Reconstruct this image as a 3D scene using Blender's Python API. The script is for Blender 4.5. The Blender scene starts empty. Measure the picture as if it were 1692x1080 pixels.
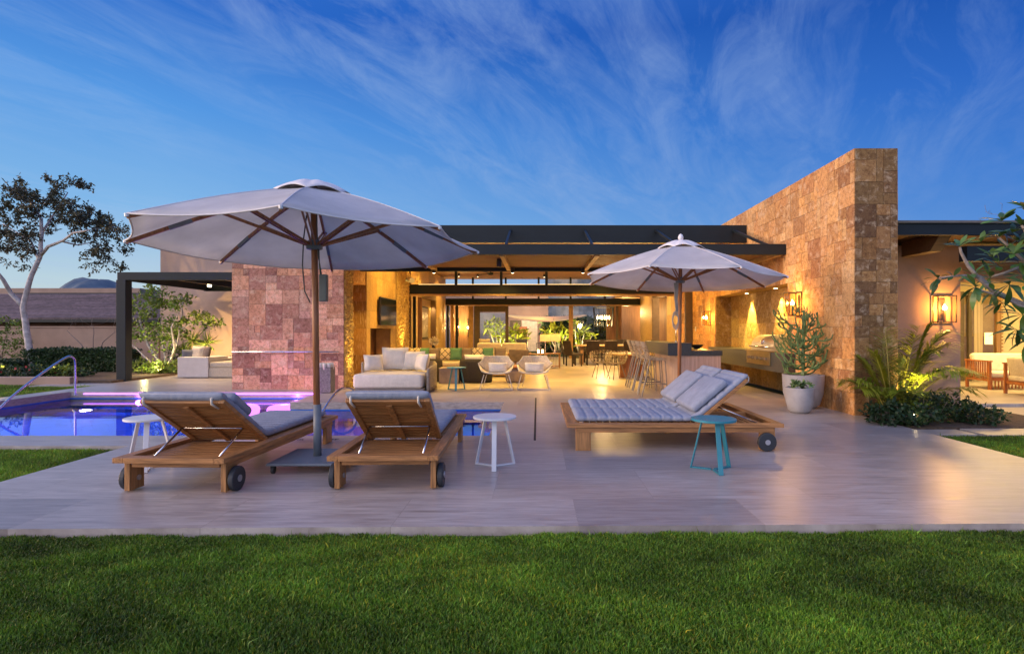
import bpy, math, random
import numpy as np
from mathutils import Vector, Matrix
R = math.radians
random.seed(7)
scene = bpy.context.scene
C = scene.collection
# ------------------------------------------------------------------ camera
F, CX, CY, H = 940.0, 888.0, 546.0, 1.3          # focal length and horizon in photo pixels, eye height in m
cam_data = bpy.data.cameras.new("camera")
cam_data.sensor_width = 36.0
cam_data.lens = 36.0 * F / 1692.0
cam_data.shift_x = -(CX - 846.0) / 1692.0
cam_data.shift_y = (CY - 540.0) / 1692.0
cam_data.clip_end = 4000
cam = bpy.data.objects.new("camera", cam_data)
cam.location = (0, 0, H)
cam.rotation_euler = (R(90), 0, 0)
C.objects.link(cam)
scene.camera = cam
# ------------------------------------------------------------------ render / exposure
scene.view_settings.view_transform = 'Standard'
scene.view_settings.look = 'None'
scene.view_settings.exposure = 0.0
scene.view_settings.gamma = 1.0
scene.render.engine = 'CYCLES'
cy = scene.cycles
cy.use_denoising = True
cy.max_bounces = 7
cy.diffuse_bounces = 3
cy.glossy_bounces = 4
cy.transmission_bounces = 6
cy.transparent_max_bounces = 12
cy.sample_clamp_indirect = 4.0
cy.caustics_reflective = False
cy.caustics_refractive = False
# ------------------------------------------------------------------ world: dusk sky
world = bpy.data.worlds.new("World")
scene.world = world
world.use_nodes = True
wt = world.node_tree
for n in list(wt.nodes): wt.nodes.remove(n)
class NT:
    def __init__(s, t): s.t = t
    def n(s, kind, **kw):
        nd = s.t.nodes.new(kind)
        for k, v in kw.items(): setattr(nd, k, v)
        return nd
    def link(s, a, b): s.t.links.new(a, b)
    def put(s, sock, v):
        if isinstance(v, bpy.types.NodeSocket): s.link(v, sock)
        else: sock.default_value = v
    def math(s, op, a, b=None, c=None, clamp=False):
        nd = s.n('ShaderNodeMath', operation=op, use_clamp=clamp)
        s.put(nd.inputs[0], a)
        if b is not None: s.put(nd.inputs[1], b)
        if c is not None: s.put(nd.inputs[2], c)
        return nd.outputs[0]
    def mix(s, f, a, b, blend='MIX'):
        nd = s.n('ShaderNodeMix', data_type='RGBA', blend_type=blend)
        s.put(nd.inputs[0], f); s.put(nd.inputs[6], a); s.put(nd.inputs[7], b)
        return nd.outputs[2]
    def ramp(s, f, stops, interp='LINEAR'):
        nd = s.n('ShaderNodeValToRGB'); r = nd.color_ramp; r.interpolation = interp
        while len(r.elements) < len(stops): r.elements.new(0.5)
        for e, (p, c) in zip(r.elements, stops):
            e.position = p; e.color = c if len(c) == 4 else (*c, 1)
        s.put(nd.inputs[0], f)
        return nd.outputs[0]
    def noise(s, vec, scale, detail=4, rough=.5, dist=0, w=None):
        nd = s.n('ShaderNodeTexNoise')
        s.put(nd.inputs['Vector'], vec)
        nd.inputs['Scale'].default_value = scale; nd.inputs['Detail'].default_value = detail
        nd.inputs['Roughness'].default_value = rough; nd.inputs['Distortion'].default_value = dist
        return nd.outputs[0]
    def mapping(s, vec, scale=(1, 1, 1), rot=(0, 0, 0), loc=(0, 0, 0)):
        nd = s.n('ShaderNodeMapping'); s.put(nd.inputs[0], vec)
        nd.inputs['Scale'].default_value = scale; nd.inputs['Rotation'].default_value = rot; nd.inputs['Location'].default_value = loc
        return nd.outputs[0]
W = NT(wt)
def srgb(r, g, b):
    f = lambda c: ((c / 255 + .055) / 1.055) ** 2.4 if c > 10 else c / 255 / 12.92
    return (f(r), f(g), f(b))
tc = W.n('ShaderNodeTexCoord')
nrm = W.n('ShaderNodeVectorMath', operation='NORMALIZE'); W.link(tc.outputs['Generated'], nrm.inputs[0])
sep = W.n('ShaderNodeSeparateXYZ'); W.link(nrm.outputs[0], sep.inputs[0])
X_, Y_, Z_ = sep.outputs
zc = W.math('MAXIMUM', Z_, 0.0)
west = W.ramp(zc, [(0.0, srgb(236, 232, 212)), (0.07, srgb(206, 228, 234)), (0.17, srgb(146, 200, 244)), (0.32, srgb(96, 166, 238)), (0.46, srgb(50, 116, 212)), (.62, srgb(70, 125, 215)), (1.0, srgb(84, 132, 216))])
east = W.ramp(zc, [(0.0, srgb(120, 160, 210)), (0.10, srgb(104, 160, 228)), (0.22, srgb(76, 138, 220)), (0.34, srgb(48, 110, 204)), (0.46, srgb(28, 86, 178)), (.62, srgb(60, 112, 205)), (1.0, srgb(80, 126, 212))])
azf = W.math('MULTIPLY_ADD', X_, 0.85, 0.46, clamp=True)          # 0 towards the west (left), 1 towards the east
sky = W.mix(azf, west, east)
# thin cirrus, projected on a high flat layer
den = W.math('ADD', W.math('ABSOLUTE', Z_), 0.12)
comb = W.n('ShaderNodeCombineXYZ')
W.link(W.math('DIVIDE', X_, den), comb.inputs[0]); W.link(W.math('DIVIDE', Y_, den), comb.inputs[1])
pl = comb.outputs[0]
m1 = W.mapping(W.mapping(pl, rot=(0, 0, R(26))), scale=(1.7, .50, 1), loc=(3.1, 1.7, 0))
c1 = W.noise(m1, 2.5, 10, .66, .8)
m2 = W.mapping(W.mapping(pl, rot=(0, 0, R(40))), scale=(.55, .35, 1), loc=(1.3, 5.2, 0))
c2 = W.noise(m2, 1.0, 3, .5, .2)
m3 = W.mapping(W.mapping(pl, rot=(0, 0, R(-10))), scale=(4.5, 1.6, 1))
c3 = W.noise(m3, 2.6, 8, .7, .5)
cl = W.math('MULTIPLY', W.ramp(c1, [(.41, (0, 0, 0)), (.64, (1, 1, 1))]), W.ramp(c2, [(.30, (.12, .12, .12)), (.50, (1, 1, 1))]))
cl = W.math('MULTIPLY', cl, W.math('MULTIPLY_ADD', c3, 1.1, .25, clamp=True))
fade = W.ramp(zc, [(.02, (.3, .3, .3)), (.10, (1, 1, 1)), (.5, (1, 1, 1)), (.8, (.3, .3, .3))])
cl = W.math('MULTIPLY', W.math('MULTIPLY', cl, fade), 0.42)
cloudcol = W.mix(azf, (*srgb(190, 214, 245), 1), (*srgb(140, 172, 226), 1))
sky = W.mix(cl, sky, cloudcol)
# afterglow of the set sun, behind the camera and to the left (outside the view)
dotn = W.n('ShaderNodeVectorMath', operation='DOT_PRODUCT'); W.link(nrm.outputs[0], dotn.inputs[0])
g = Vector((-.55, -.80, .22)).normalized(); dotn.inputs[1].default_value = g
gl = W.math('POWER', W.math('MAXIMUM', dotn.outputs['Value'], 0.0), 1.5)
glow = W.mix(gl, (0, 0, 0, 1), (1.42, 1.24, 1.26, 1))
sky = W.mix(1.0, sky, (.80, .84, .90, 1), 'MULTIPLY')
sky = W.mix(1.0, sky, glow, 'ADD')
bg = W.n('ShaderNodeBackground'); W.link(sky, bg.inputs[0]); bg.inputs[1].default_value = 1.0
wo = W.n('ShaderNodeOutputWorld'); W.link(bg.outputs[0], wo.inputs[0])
# last soft warm light of the afterglow, from the low west
sd = bpy.data.lights.new("sun", 'SUN'); sd.energy = 3.0; sd.angle = R(22); sd.color = (1.0, .66, .42)
so = bpy.data.objects.new("sun", sd); C.objects.link(so)
so.rotation_euler = Vector((-.97, -.15, .17)).to_track_quat('Z', 'Y').to_euler()

# ------------------------------------------------------------------ helpers
def gx(px, Y): return (px - CX) * Y / F
def gz(py, Y): return H - (py - CY) * Y / F
def gy(py, z=0.0): return (H - z) * F / (py - CY)

MATS = {}
def M(name, base, rough=.6, metal=0.0, vary=.12, scale=6.0, stretch=(1, 1, 1), bump=0.0, bscale=None, tint=False, spec=.5,
      coat=0, transl=0.0, col2=None, detail=5, emis=None, estr=0, bstretch=None):
    if name in MATS: return MATS[name]
    m = bpy.data.materials.new(name); m.use_nodes = True; t = m.node_tree
    b = t.nodes['Principled BSDF']; N = NT(t)
    tc = N.n('ShaderNodeTexCoord').outputs['Object']
    v = N.mapping(tc, scale=stretch)
    n1 = N.noise(v, scale, detail, .6, .15)
    c2 = col2 if col2 else tuple(min(1, c * (1 + vary * 1.6)) for c in base)
    c1 = base if col2 else tuple(c * (1 - vary * 1.6) for c in base)
    col = N.mix(N.ramp(n1, [(.3, (0, 0, 0)), (.7, (1, 1, 1))]), (*c1, 1), (*c2, 1))
    if tint:
        at = N.n('ShaderNodeAttribute', attribute_name='tint')
        col = N.mix(1.0, col, at.outputs['Color'], 'MULTIPLY')
    N.link(col, b.inputs['Base Color'])
    rr = N.math('MULTIPLY_ADD', n1, .25 * rough, rough * .88)
    N.link(rr, b.inputs['Roughness'])
    b.inputs['Metallic'].default_value = metal
    b.inputs['Specular IOR Level'].default_value = spec
    b.inputs['Coat Weight'].default_value = coat
    if bump:
        v2 = N.mapping(tc, scale=bstretch or stretch)
        n2 = N.noise(v2, bscale or scale * 5, 4, .6)
        bm = N.n('ShaderNodeBump'); bm.inputs['Strength'].default_value = min(1, bump); bm.inputs['Distance'].default_value = .01 * max(1, bump)
        N.link(n2, bm.inputs['Height']); N.link(bm.outputs[0], b.inputs['Normal'])
    if emis:
        b.inputs['Emission Color'].default_value = (*emis, 1); b.inputs['Emission Strength'].default_value = estr
    if transl:
        tr = N.n('ShaderNodeBsdfTranslucent'); N.link(col, tr.inputs[0])
        mx = N.n('ShaderNodeMixShader'); mx.inputs[0].default_value = transl
        N.link(b.outputs[0], mx.inputs[1]); N.link(tr.outputs[0], mx.inputs[2])
        N.link(mx.outputs[0], t.nodes['Material Output'].inputs[0])
    MATS[name] = m
    return m

def vadd(a, b): return (a[0] + b[0], a[1] + b[1], a[2] + b[2])
class MB:
    def __init__(s): s.v = []; s.f = []; s.t = []
    def add(s, vs, fs, tint=None):
        o = len(s.v); s.v += [tuple(x) for x in vs]
        s.f += [tuple(i + o for i in f) for f in fs]
        s.t += [tint or (1, 1, 1)] * len(fs)
        return s
    def box(s, x0, x1, y0, y1, z0, z1, tint=None):
        return s.add([(x0, y0, z0), (x1, y0, z0), (x1, y1, z0), (x0, y1, z0), (x0, y0, z1), (x1, y0, z1), (x1, y1, z1), (x0, y1, z1)],
                     [(0, 3, 2, 1), (4, 5, 6, 7), (0, 1, 5, 4), (1, 2, 6, 5), (2, 3, 7, 6), (3, 0, 4, 7)], tint)
    def obox(s, c, size, mat, tint=None):
        hx, hy, hz = size[0] / 2, size[1] / 2, size[2] / 2
        vs = [Vector(c) + mat @ Vector(p) for p in [(-hx, -hy, -hz), (hx, -hy, -hz), (hx, hy, -hz), (-hx, hy, -hz), (-hx, -hy, hz), (hx, -hy, hz), (hx, hy, hz), (-hx, hy, hz)]]
        return s.add(vs, [(0, 3, 2, 1), (4, 5, 6, 7), (0, 1, 5, 4), (1, 2, 6, 5), (2, 3, 7, 6), (3, 0, 4, 7)], tint)
    def bar(s, a, b, w, h, up=(0, 0, 1), tint=None):
        a, b = Vector(a), Vector(b); d = b - a; L = d.length; d.normalize()
        x = d.cross(Vector(up))
        if x.length < 1e-4: x = d.cross(Vector((0, 1, 0)))
        x.normalize(); z = x.cross(d)
        m = Matrix((x, d, z)).transposed()
        return s.obox((a + b) / 2, (w, L, h), m, tint)
    def tube(s, pts, rad, n=8, cap=True, tint=None):
        pts = [Vector(p) for p in pts]; k = len(pts)
        if not hasattr(rad, '__len__'): rad = [rad] * k
        ref = Vector((0, 0, 1)); vs = []
        px = None
        for i, p in enumerate(pts):
            d = (pts[min(i + 1, k - 1)] - pts[max(i - 1, 0)]).normalized()
            if px is None:
                px = d.cross(ref)
                if px.length < .05: px = d.cross(Vector((1, 0, 0)))
            else: px = px - d * px.dot(d)
            px.normalize(); py = d.cross(px)
            for j in range(n):
                a = 2 * math.pi * j / n
                vs.append(p + (px * math.cos(a) + py * math.sin(a)) * rad[i])
        fs = [(i * n + j, i * n + (j + 1) % n, (i + 1) * n + (j + 1) % n, (i + 1) * n + j) for i in range(k - 1) for j in range(n)]
        if cap: fs += [tuple(range(n))[::-1], tuple((k - 1) * n + j for j in range(n))]
        return s.add(vs, fs, tint)
    def lathe(s, prof, n=24, c=(0, 0, 0), tint=None, squash=(1, 1)):
        vs = []
        for r, z in prof:
            for j in range(n):
                a = 2 * math.pi * j / n
                vs.append((c[0] + r * squash[0] * math.cos(a), c[1] + r * squash[1] * math.sin(a), c[2] + z))
        k = len(prof)
        fs = [(i * n + j, i * n + (j + 1) % n, (i + 1) * n + (j + 1) % n, (i + 1) * n + j) for i in range(k - 1) for j in range(n)]
        if prof[0][0] > 1e-4: fs.append(tuple(range(n))[::-1])
        if prof[-1][0] > 1e-4: fs.append(tuple((k - 1) * n + j for j in range(n)))
        return s.add(vs, fs, tint)
    def grid(s, fn, nu, nv, closed_u=False, tint=None):
        vs = [fn(i / (nu if closed_u else nu - 1), j / (nv - 1)) for j in range(nv) for i in range(nu)]
        fs = []
        for j in range(nv - 1):
            for i in range(nu if closed_u else nu - 1):
                i2 = (i + 1) % nu
                fs.append((j * nu + i, j * nu + i2, (j + 1) * nu + i2, (j + 1) * nu + i))
        return s.add(vs, fs, tint)
    def pillow(s, c, w, h, t, mat=None, n=9, tint=None):
        """square cushion lying in local xz, thickness along y"""
        mat = mat or Matrix.Identity(3)
        def side(sg):
            def fn(u, v):
                a, b = 2 * u - 1, 2 * v - 1
                th = max(0, (1 - a ** 4) * (1 - b ** 4)) ** .55
                k = 1 - .07 * (1 - abs(a)) * (abs(b) ** 2) ; k2 = 1 - .07 * (1 - abs(b)) * (abs(a) ** 2)
                return Vector(c) + mat @ Vector((a * w / 2 * k2, sg * (t / 2 * th + .004), b * h / 2 * k))
            return fn
        s.grid(side(-1), n, n, tint=tint); s.grid(side(1), n, n, tint=tint)
        return s
    def build(s, name, mat, parent=None, smooth=False, bevel=0, solid=0, wire=0, loc=None, seg=2):
        me = bpy.data.meshes.new(name)
        me.from_pydata(s.v, [], s.f)
        if any(t != (1, 1, 1) for t in s.t):
            a = me.attributes.new('tint', 'FLOAT_VECTOR', 'FACE')
            a.data.foreach_set('vector', np.array(s.t, dtype=np.float32).ravel())
        if mat.name.startswith('stone') or 'tinted' in mat.name:
            if 'tint' not in me.attributes:
                a = me.attributes.new('tint', 'FLOAT_VECTOR', 'FACE')
                a.data.foreach_set('vector', np.ones(len(s.f) * 3, dtype=np.float32))
        me.materials.append(mat)
        if smooth: me.shade_smooth()
        me.update()
        o = bpy.data.objects.new(name, me); C.objects.link(o)
        if parent: o.parent = parent
        if loc: o.location = loc
        if bevel:
            b = o.modifiers.new('bevel', 'BEVEL'); b.width = bevel; b.segments = seg; b.limit_method = 'ANGLE'; b.angle_limit = R(40)
        if solid:
            b = o.modifiers.new('solid', 'SOLIDIFY'); b.thickness = solid; b.offset = 0
        if wire:
            b = o.modifiers.new('wire', 'WIREFRAME'); b.thickness = wire; b.use_even_offset = False
        return o
def tag(o, label=None, cat=None, group=None, kind=None):
    if label: o['label'] = label
    if cat: o['category'] = cat
    if group: o['group'] = group
    if kind: o['kind'] = kind
    return o
def thing(name, label, cat, loc=(0, 0, 0), rz=0, group=None):
    o = bpy.data.objects.new(name, None); C.objects.link(o)
    o.location = loc; o.rotation_euler = (0, 0, rz); o.empty_display_size = .1
    return tag(o, label, cat, group)
def copy_tree(o, parent=None):
    c = o.copy(); C.objects.link(c)
    if parent: c.parent = parent
    for ch in [x for x in bpy.data.objects if x.parent == o]: copy_tree(ch, c)
    return c
def dup(root, loc, rz, label, group=None):
    c = copy_tree(root); c.location = loc; c.rotation_euler = (0, 0, rz); c['label'] = label
    if group: c['group'] = group
    return c
WARM = (1.0, .60, .11)
def lamp(kind, loc, power, color=WARM, size=.05, target=None, spot=70, blend=.6, sizey=None, parent=None, name='lamp_light'):
    d = bpy.data.lights.new(name, kind); d.energy = power; d.color = color
    if kind == 'AREA':
        d.size = size
        if sizey: d.shape = 'RECTANGLE'; d.size_y = sizey
    else: d.shadow_soft_size = size
    if kind == 'SPOT': d.spot_size = R(spot); d.spot_blend = blend
    o = bpy.data.objects.new(name, d); C.objects.link(o); o.location = loc
    if parent:
        o.parent = parent
        o.location = Vector(loc) - Vector(parent.location)
    if kind in ('SPOT', 'AREA'):
        dr = Vector(target) - Vector(loc) if target else Vector((0, 0, -1))
        o.rotation_euler = (-dr).to_track_quat('Z', 'Y').to_euler()
    return o
def emit(name, col, s):
    if name in MATS: return MATS[name]
    m = bpy.data.materials.new(name); m.use_nodes = True; b = m.node_tree.nodes['Principled BSDF']
    b.inputs['Base Color'].default_value = (*col, 1); b.inputs['Emission Color'].default_value = (*col, 1); b.inputs['Emission Strength'].default_value = s
    MATS[name] = m; return m
def glassmat(name='window_glass', tint=(1, 1, 1), refl=1.0):
    if name in MATS: return MATS[name]
    m = bpy.data.materials.new(name); m.use_nodes = True; t = m.node_tree; N = NT(t)
    for n in list(t.nodes):
        if n.type != 'OUTPUT_MATERIAL': t.nodes.remove(n)
    fr = N.n('ShaderNodeFresnel'); fr.inputs[0].default_value = 1.5
    gl = N.n('ShaderNodeBsdfGlossy'); gl.inputs['Roughness'].default_value = .01
    tr = N.n('ShaderNodeBsdfTransparent'); tr.inputs[0].default_value = (*tint, 1)
    geo = N.n('ShaderNodeNewGeometry')
    mx = N.n('ShaderNodeMixShader'); N.link(N.math('MULTIPLY', fr.outputs[0], N.math('MULTIPLY_ADD', geo.outputs['Backfacing'], -refl, refl)), mx.inputs[0])
    N.link(tr.outputs[0], mx.inputs[1]); N.link(gl.outputs[0], mx.inputs[2])
    N.link(mx.outputs[0], [n for n in t.nodes if n.type == 'OUTPUT_MATERIAL'][0].inputs[0])
    MATS[name] = m; return m

# ------------------------------------------------------------------ materials
def stone_mat(name, base, bumpv=.5, rough=.75, pits=True, streak=(1, 1, 1)):
    m = bpy.data.materials.new(name); m.use_nodes = True; t = m.node_tree; N = NT(t)
    b = t.nodes['Principled BSDF']
    tc = N.n('ShaderNodeTexCoord').outputs['Object']
    at = N.n('ShaderNodeAttribute', attribute_name='tint').outputs['Color']
    # every block has its own piece of the pattern: the tint colour shifts the coordinates
    off = N.n('ShaderNodeVectorMath', operation='SCALE'); N.link(at, off.inputs[0]); off.inputs['Scale'].default_value = 23.0
    ad = N.n('ShaderNodeVectorMath', operation='ADD'); N.link(tc, ad.inputs[0]); N.link(off.outputs[0], ad.inputs[1])
    v = N.mapping(ad.outputs[0], scale=streak)
    n1 = N.noise(v, 15, 8, .74, .15)
    n2 = N.noise(v, 58, 5, .75, .1)
    n3 = N.noise(v, 6.5, 7, .7, .3)
    col = N.mix(1.0, (*base, 1), at, 'MULTIPLY')
    dark = N.mix(1.0, col, (.46, .35, .27, 1), 'MULTIPLY')
    lite = N.mix(.6, col, (.85, .68, .46, 1))
    col = N.mix(N.ramp(n1, [(.34, (1, 1, 1)), (.54, (0, 0, 0))]), col, dark)
    col = N.mix(N.math('MULTIPLY', N.ramp(n3, [(.52, (0, 0, 0)), (.66, (1, 1, 1))]), .75), col, lite)
    col = N.mix(N.math('MULTIPLY', N.ramp(n2, [(.36, (1, 1, 1)), (.48, (0, 0, 0))]), .85), col, dark)
    N.link(col, b.inputs['Base Color'])
    b.inputs['Roughness'].default_value = rough
    hgt = N.math('ADD', N.math('MULTIPLY', n1, .6), n2)
    bm = N.n('ShaderNodeBump'); bm.inputs['Strength'].default_value = bumpv; bm.inputs['Distance'].default_value = .02
    N.link(hgt, bm.inputs['Height']); N.link(bm.outputs[0], b.inputs['Normal'])
    MATS[name] = m
    return m
stone = stone_mat('stone_travertine', (.70, .40, .155), bumpv=.45)
stonepink = stone_mat('stone_pink', (.76, .41, .27), bumpv=.4)
stonesplit = stone_mat('stone_split', (.62, .43, .15), bumpv=1.0)
stonevein = stone_mat('stone_vein', (.62, .43, .15), bumpv=.25, rough=.5, streak=(6, 6, .7))

def floor_mat():
    m = bpy.data.materials.new('travertine_floor'); m.use_nodes = True; t = m.node_tree; N = NT(t)
    b = t.nodes['Principled BSDF']
    tc = N.n('ShaderNodeTexCoord').outputs['Object']
    br = N.n('ShaderNodeTexBrick')
    N.link(N.mapping(tc, loc=(.35, .2, 0)), br.inputs['Vector'])
    br.offset = .5; br.inputs['Scale'].default_value = 1.0
    br.inputs['Brick Width'].default_value = 1.25; br.inputs['Row Height'].default_value = .92
    br.inputs['Mortar Size'].default_value = .003; br.inputs['Mortar Smooth'].default_value = .1; br.inputs['Bias'].default_value = -.0
    br.inputs['Color1'].default_value = (0, 0, 0, 1); br.inputs['Color2'].default_value = (1, 1, 1, 1); br.inputs['Mortar'].default_value = (.5, .5, .5, 1)
    offv = N.n('ShaderNodeVectorMath', operation='SCALE'); N.link(br.outputs['Color'], offv.inputs[0]); offv.inputs['Scale'].default_value = 31
    ad = N.n('ShaderNodeVectorMath', operation='ADD'); N.link(tc, ad.inputs[0]); N.link(offv.outputs[0], ad.inputs[1])
    v = N.mapping(ad.outputs[0], scale=(1.3, 12, 1))
    n1 = N.noise(v, 1.9, 8, .66, .6)
    v2 = N.mapping(ad.outputs[0], scale=(1.1, 46, 1))
    n2 = N.noise(v2, 3, 5, .7, .2)
    big = N.noise(tc, .55, 4, .55, .2)
    col = N.ramp(n1, [(.26, (.27, .23, .205)), (.42, (.40, .35, .32)), (.54, (.48, .43, .395)), (.72, (.59, .54, .50))])
    col = N.mix(N.math('MULTIPLY', N.ramp(n2, [(.30, (1, 1, 1)), (.46, (0, 0, 0))]), .30), col, (.30, .25, .22, 1))
    tone = N.ramp(br.outputs['Color'], [(0, (.78, .78, .80)), (.5, (.96, .95, .94)), (1, (1.10, 1.10, 1.09))])
    col = N.mix(1, col, tone, 'MULTIPLY')
    col = N.mix(1, col, N.ramp(big, [(.3, (.84, .82, .82)), (.7, (1.05, 1.05, 1.04))]), 'MULTIPLY')
    col = N.mix(N.math('MULTIPLY', br.outputs['Fac'], .35), col, (.25, .21, .18, 1))
    N.link(col, b.inputs['Base Color'])
    r = N.math('MULTIPLY_ADD', n1, .26, .17)
    r = N.math('ADD', r, N.math('MULTIPLY', big, .08))
    N.link(r, b.inputs['Roughness'])
    b.inputs['Specular IOR Level'].default_value = .55
    bm = N.n('ShaderNodeBump'); bm.inputs['Strength'].default_value = .12; bm.inputs['Distance'].default_value = .004
    N.link(N.math('ADD', n2, N.math('MULTIPLY', br.outputs['Fac'], -1.5)), bm.inputs['Height']); N.link(bm.outputs[0], b.inputs['Normal'])
    MATS['travertine_floor'] = m
    return m
floorm = floor_mat()
teak_y = M('teak_long', (.40, .185, .06), .5, vary=.30, scale=5, stretch=(9, .7, 9), bump=.15, bscale=14)
teak_x = M('teak_cross', (.40, .185, .06), .5, vary=.30, scale=5, stretch=(.7, 9, 9), bump=.15, bscale=14)
teak_z = M('teak_upright', (.42, .20, .065), .5, vary=.28, scale=5, stretch=(9, 9, .7), bump=.15, bscale=14)
umbwood = M('umbrella_wood', (.34, .135, .05), .4, vary=.25, scale=6, stretch=(8, 8, .8))
canvas = M('canvas', (.82, .81, .80), .85, vary=.06, scale=2.2, bump=1.6, bscale=5, transl=.5)
canvas_edge = M('canvas_trim', (.80, .76, .74), .85, vary=.05)
fabric = M('fabric_grey', (.31, .34, .41), .9, vary=.08, scale=8, bump=.9, bscale=26)
fabric_cream = M('fabric_cream', (.68, .62, .53), .9, vary=.06, scale=8, bump=.9, bscale=24)
fabric_sand = M('fabric_sand', (.50, .43, .34), .9, vary=.10, scale=30, bump=.4, bscale=300)
dkmetal = M('dark_steel', (.008, .014, .018), .5, vary=.15, scale=2, spec=.35)
steel = M('steel', (.62, .62, .64), .22, metal=1.0, vary=.05, scale=4)
rubber = M('rubber', (.03, .035, .04), .55, vary=.1)
hubm = M('wheel_hub_metal', (.5, .5, .52), .4, metal=.7)
white_p = M('white_paint', (.74, .75, .76), .4, vary=.04)
teal_p = M('teal_paint', (.035, .24, .30), .4, vary=.06)
greyp = M('grey_paint', (.17, .20, .23), .5, vary=.08)
plaster = M('plaster', (.52, .37, .29), .9, vary=.07, scale=1.6, bump=.15, bscale=40)
plaster_d = M('plaster_tan', (.39, .27, .20), .9, vary=.10, scale=1.2, bump=.15, bscale=40)
cream = M('cream_plaster', (.74, .60, .36), .8, vary=.04, scale=2)
woodpl = M('wood_planks_dark', (.20, .105, .055), .55, vary=.3, scale=3, stretch=(.5, 10, 10))
woodceil = M('wood_ceiling', (.36, .20, .09), .55, vary=.25, scale=3, stretch=(.4, 9, 9))
wooddoor = M('wood_door', (.34, .19, .08), .5, vary=.25, scale=3, stretch=(9, 9, .5))
wicker = M('wicker', (.30, .25, .20), .8, vary=.35, scale=60, bump=.8, bscale=160)
wicker_dk = M('wicker_dark', (.032, .025, .02), .85, vary=.35, scale=60, bump=.8, bscale=160)
wicker_bl = M('wicker_blue', (.10, .11, .20), .8, vary=.3, scale=60, bump=.8, bscale=160)
rope = M('rope_cream', (.60, .50, .38), .85, vary=.22, scale=80, stretch=(1, 1, .2), bump=.8, bscale=120)
blackst = M('black_stone', (.035, .042, .052), .35, vary=.25, scale=30)
greyst = M('grey_stone_counter', (.06, .06, .055), .4, vary=.2, scale=20)
barst = M('bar_travertine', (.42, .31, .27), .7, vary=.14, scale=3, stretch=(8, 8, .6), bump=.2, bscale=18)
pot = M('pot_concrete', (.34, .34, .36), .75, vary=.08, scale=6, bump=.2, bscale=60)
soil = M('soil', (.10, .065, .04), .95, vary=.3, scale=25, bump=.8, bscale=60)
bark_pale = M('bark_pale', (.48, .44, .43), .85, vary=.22, scale=9, bump=.5, bscale=40)
bark = M('bark', (.24, .18, .13), .9, vary=.25, scale=12, bump=.6, bscale=50)
def leafmat(name, base, vary=.3, transl=.25, rough=.5): return M(name + '_tinted', base, rough, vary=vary, scale=3, tint=True, transl=transl)
lf_tree = leafmat('leaf_tree', (.085, .082, .045))
lf_green = leafmat('leaf_green', (.15, .22, .035))
lf_dark = leafmat('leaf_dark', (.030, .065, .022))
lf_palm = leafmat('leaf_palm', (.26, .30, .03))
lf_plum = leafmat('leaf_plumeria', (.085, .17, .04), rough=.35)
cact = leafmat('cactus', (.13, .21, .08), transl=0)
glass = glassmat()
screen = M('dark_screen', (.012, .014, .016), .08, vary=.0)
# ------------------------------------------------------------------ stone cladding made of real blocks
PAL = [(1, 1, 1), (.92, .86, .80), (.74, .66, .60), (1.08, 1.08, 1.05), (1.2, 1.28, 1.4), (.88, .76, .68), (.62, .52, .50), (1.02, .90, .78), (.95, .98, 1.05), (1.08, 1.0, .84), (1.0, .94, .86), (.96, .90, .86)]
def ashlar(mb, o, u, v, n, W, Hh, cu=.115, cv=.17, seed=1, hole=None, gap=.0025, pal=PAL, big=True, rough=.004):
    """blocks of several sizes over a W x Hh rectangle at o (corner), u right, v up, n outward"""
    rnd = random.Random(seed)
    o, u, v, n = Vector(o), Vector(u), Vector(v), Vector(n)
    nu, nv = max(1, round(W / cu)), max(1, round(Hh / cv)); cu, cv = W / nu, Hh / nv
    used = [[False] * nu for _ in range(nv)]
    for j in range(nv):
        for i in range(nu):
            if used[j][i]: continue
            if hole and hole((i + .5) * cu, (j + .5) * cv): used[j][i] = True; continue
            w, h = rnd.choice([(2, 1), (3, 1), (2, 2), (3, 2), (1, 1), (4, 2), (3, 2), (2, 1), (3, 3) if big else (2, 1)])
            def ok(w, h):
                if i + w > nu or j + h > nv: return False
                for b in range(h):
                    for a in range(w):
                        if used[j + b][i + a]: return False
                        if hole and hole((i + a + .5) * cu, (j + b + .5) * cv): return False
                return True
            while not ok(w, h):
                if w > 1 and rnd.random() < .6: w -= 1
                elif h > 1: h -= 1
                elif w > 1: w -= 1
                else: break
            for b in range(h):
                for a in range(w): used[j + b][i + a] = True
            t = rnd.choice(pal); k = rnd.uniform(.78, 1.14); t = tuple(c * k * rnd.uniform(.98, 1.02) for c in t)
            pr = .008 + rnd.uniform(0, rough)
            a0, a1, b0, b1 = i * cu + gap, (i + w) * cu - gap, j * cv + gap, (j + h) * cv - gap
            if i == 0: a0 = 0
            if j == 0: b0 = 0
            if i + w >= nu: a1 = W
            if j + h >= nv: b1 = Hh
            P = [o + u * a + v * b for a, b in ((a0, b0), (a1, b0), (a1, b1), (a0, b1))]
            Q = [p + n * pr for p in P]
            mb.add(P + Q, [(4, 5, 6, 7), (0, 1, 5, 4), (1, 2, 6, 5), (2, 3, 7, 6), (3, 0, 4, 7)], t)
            # keep the outside normal facing out
    return mb
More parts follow.
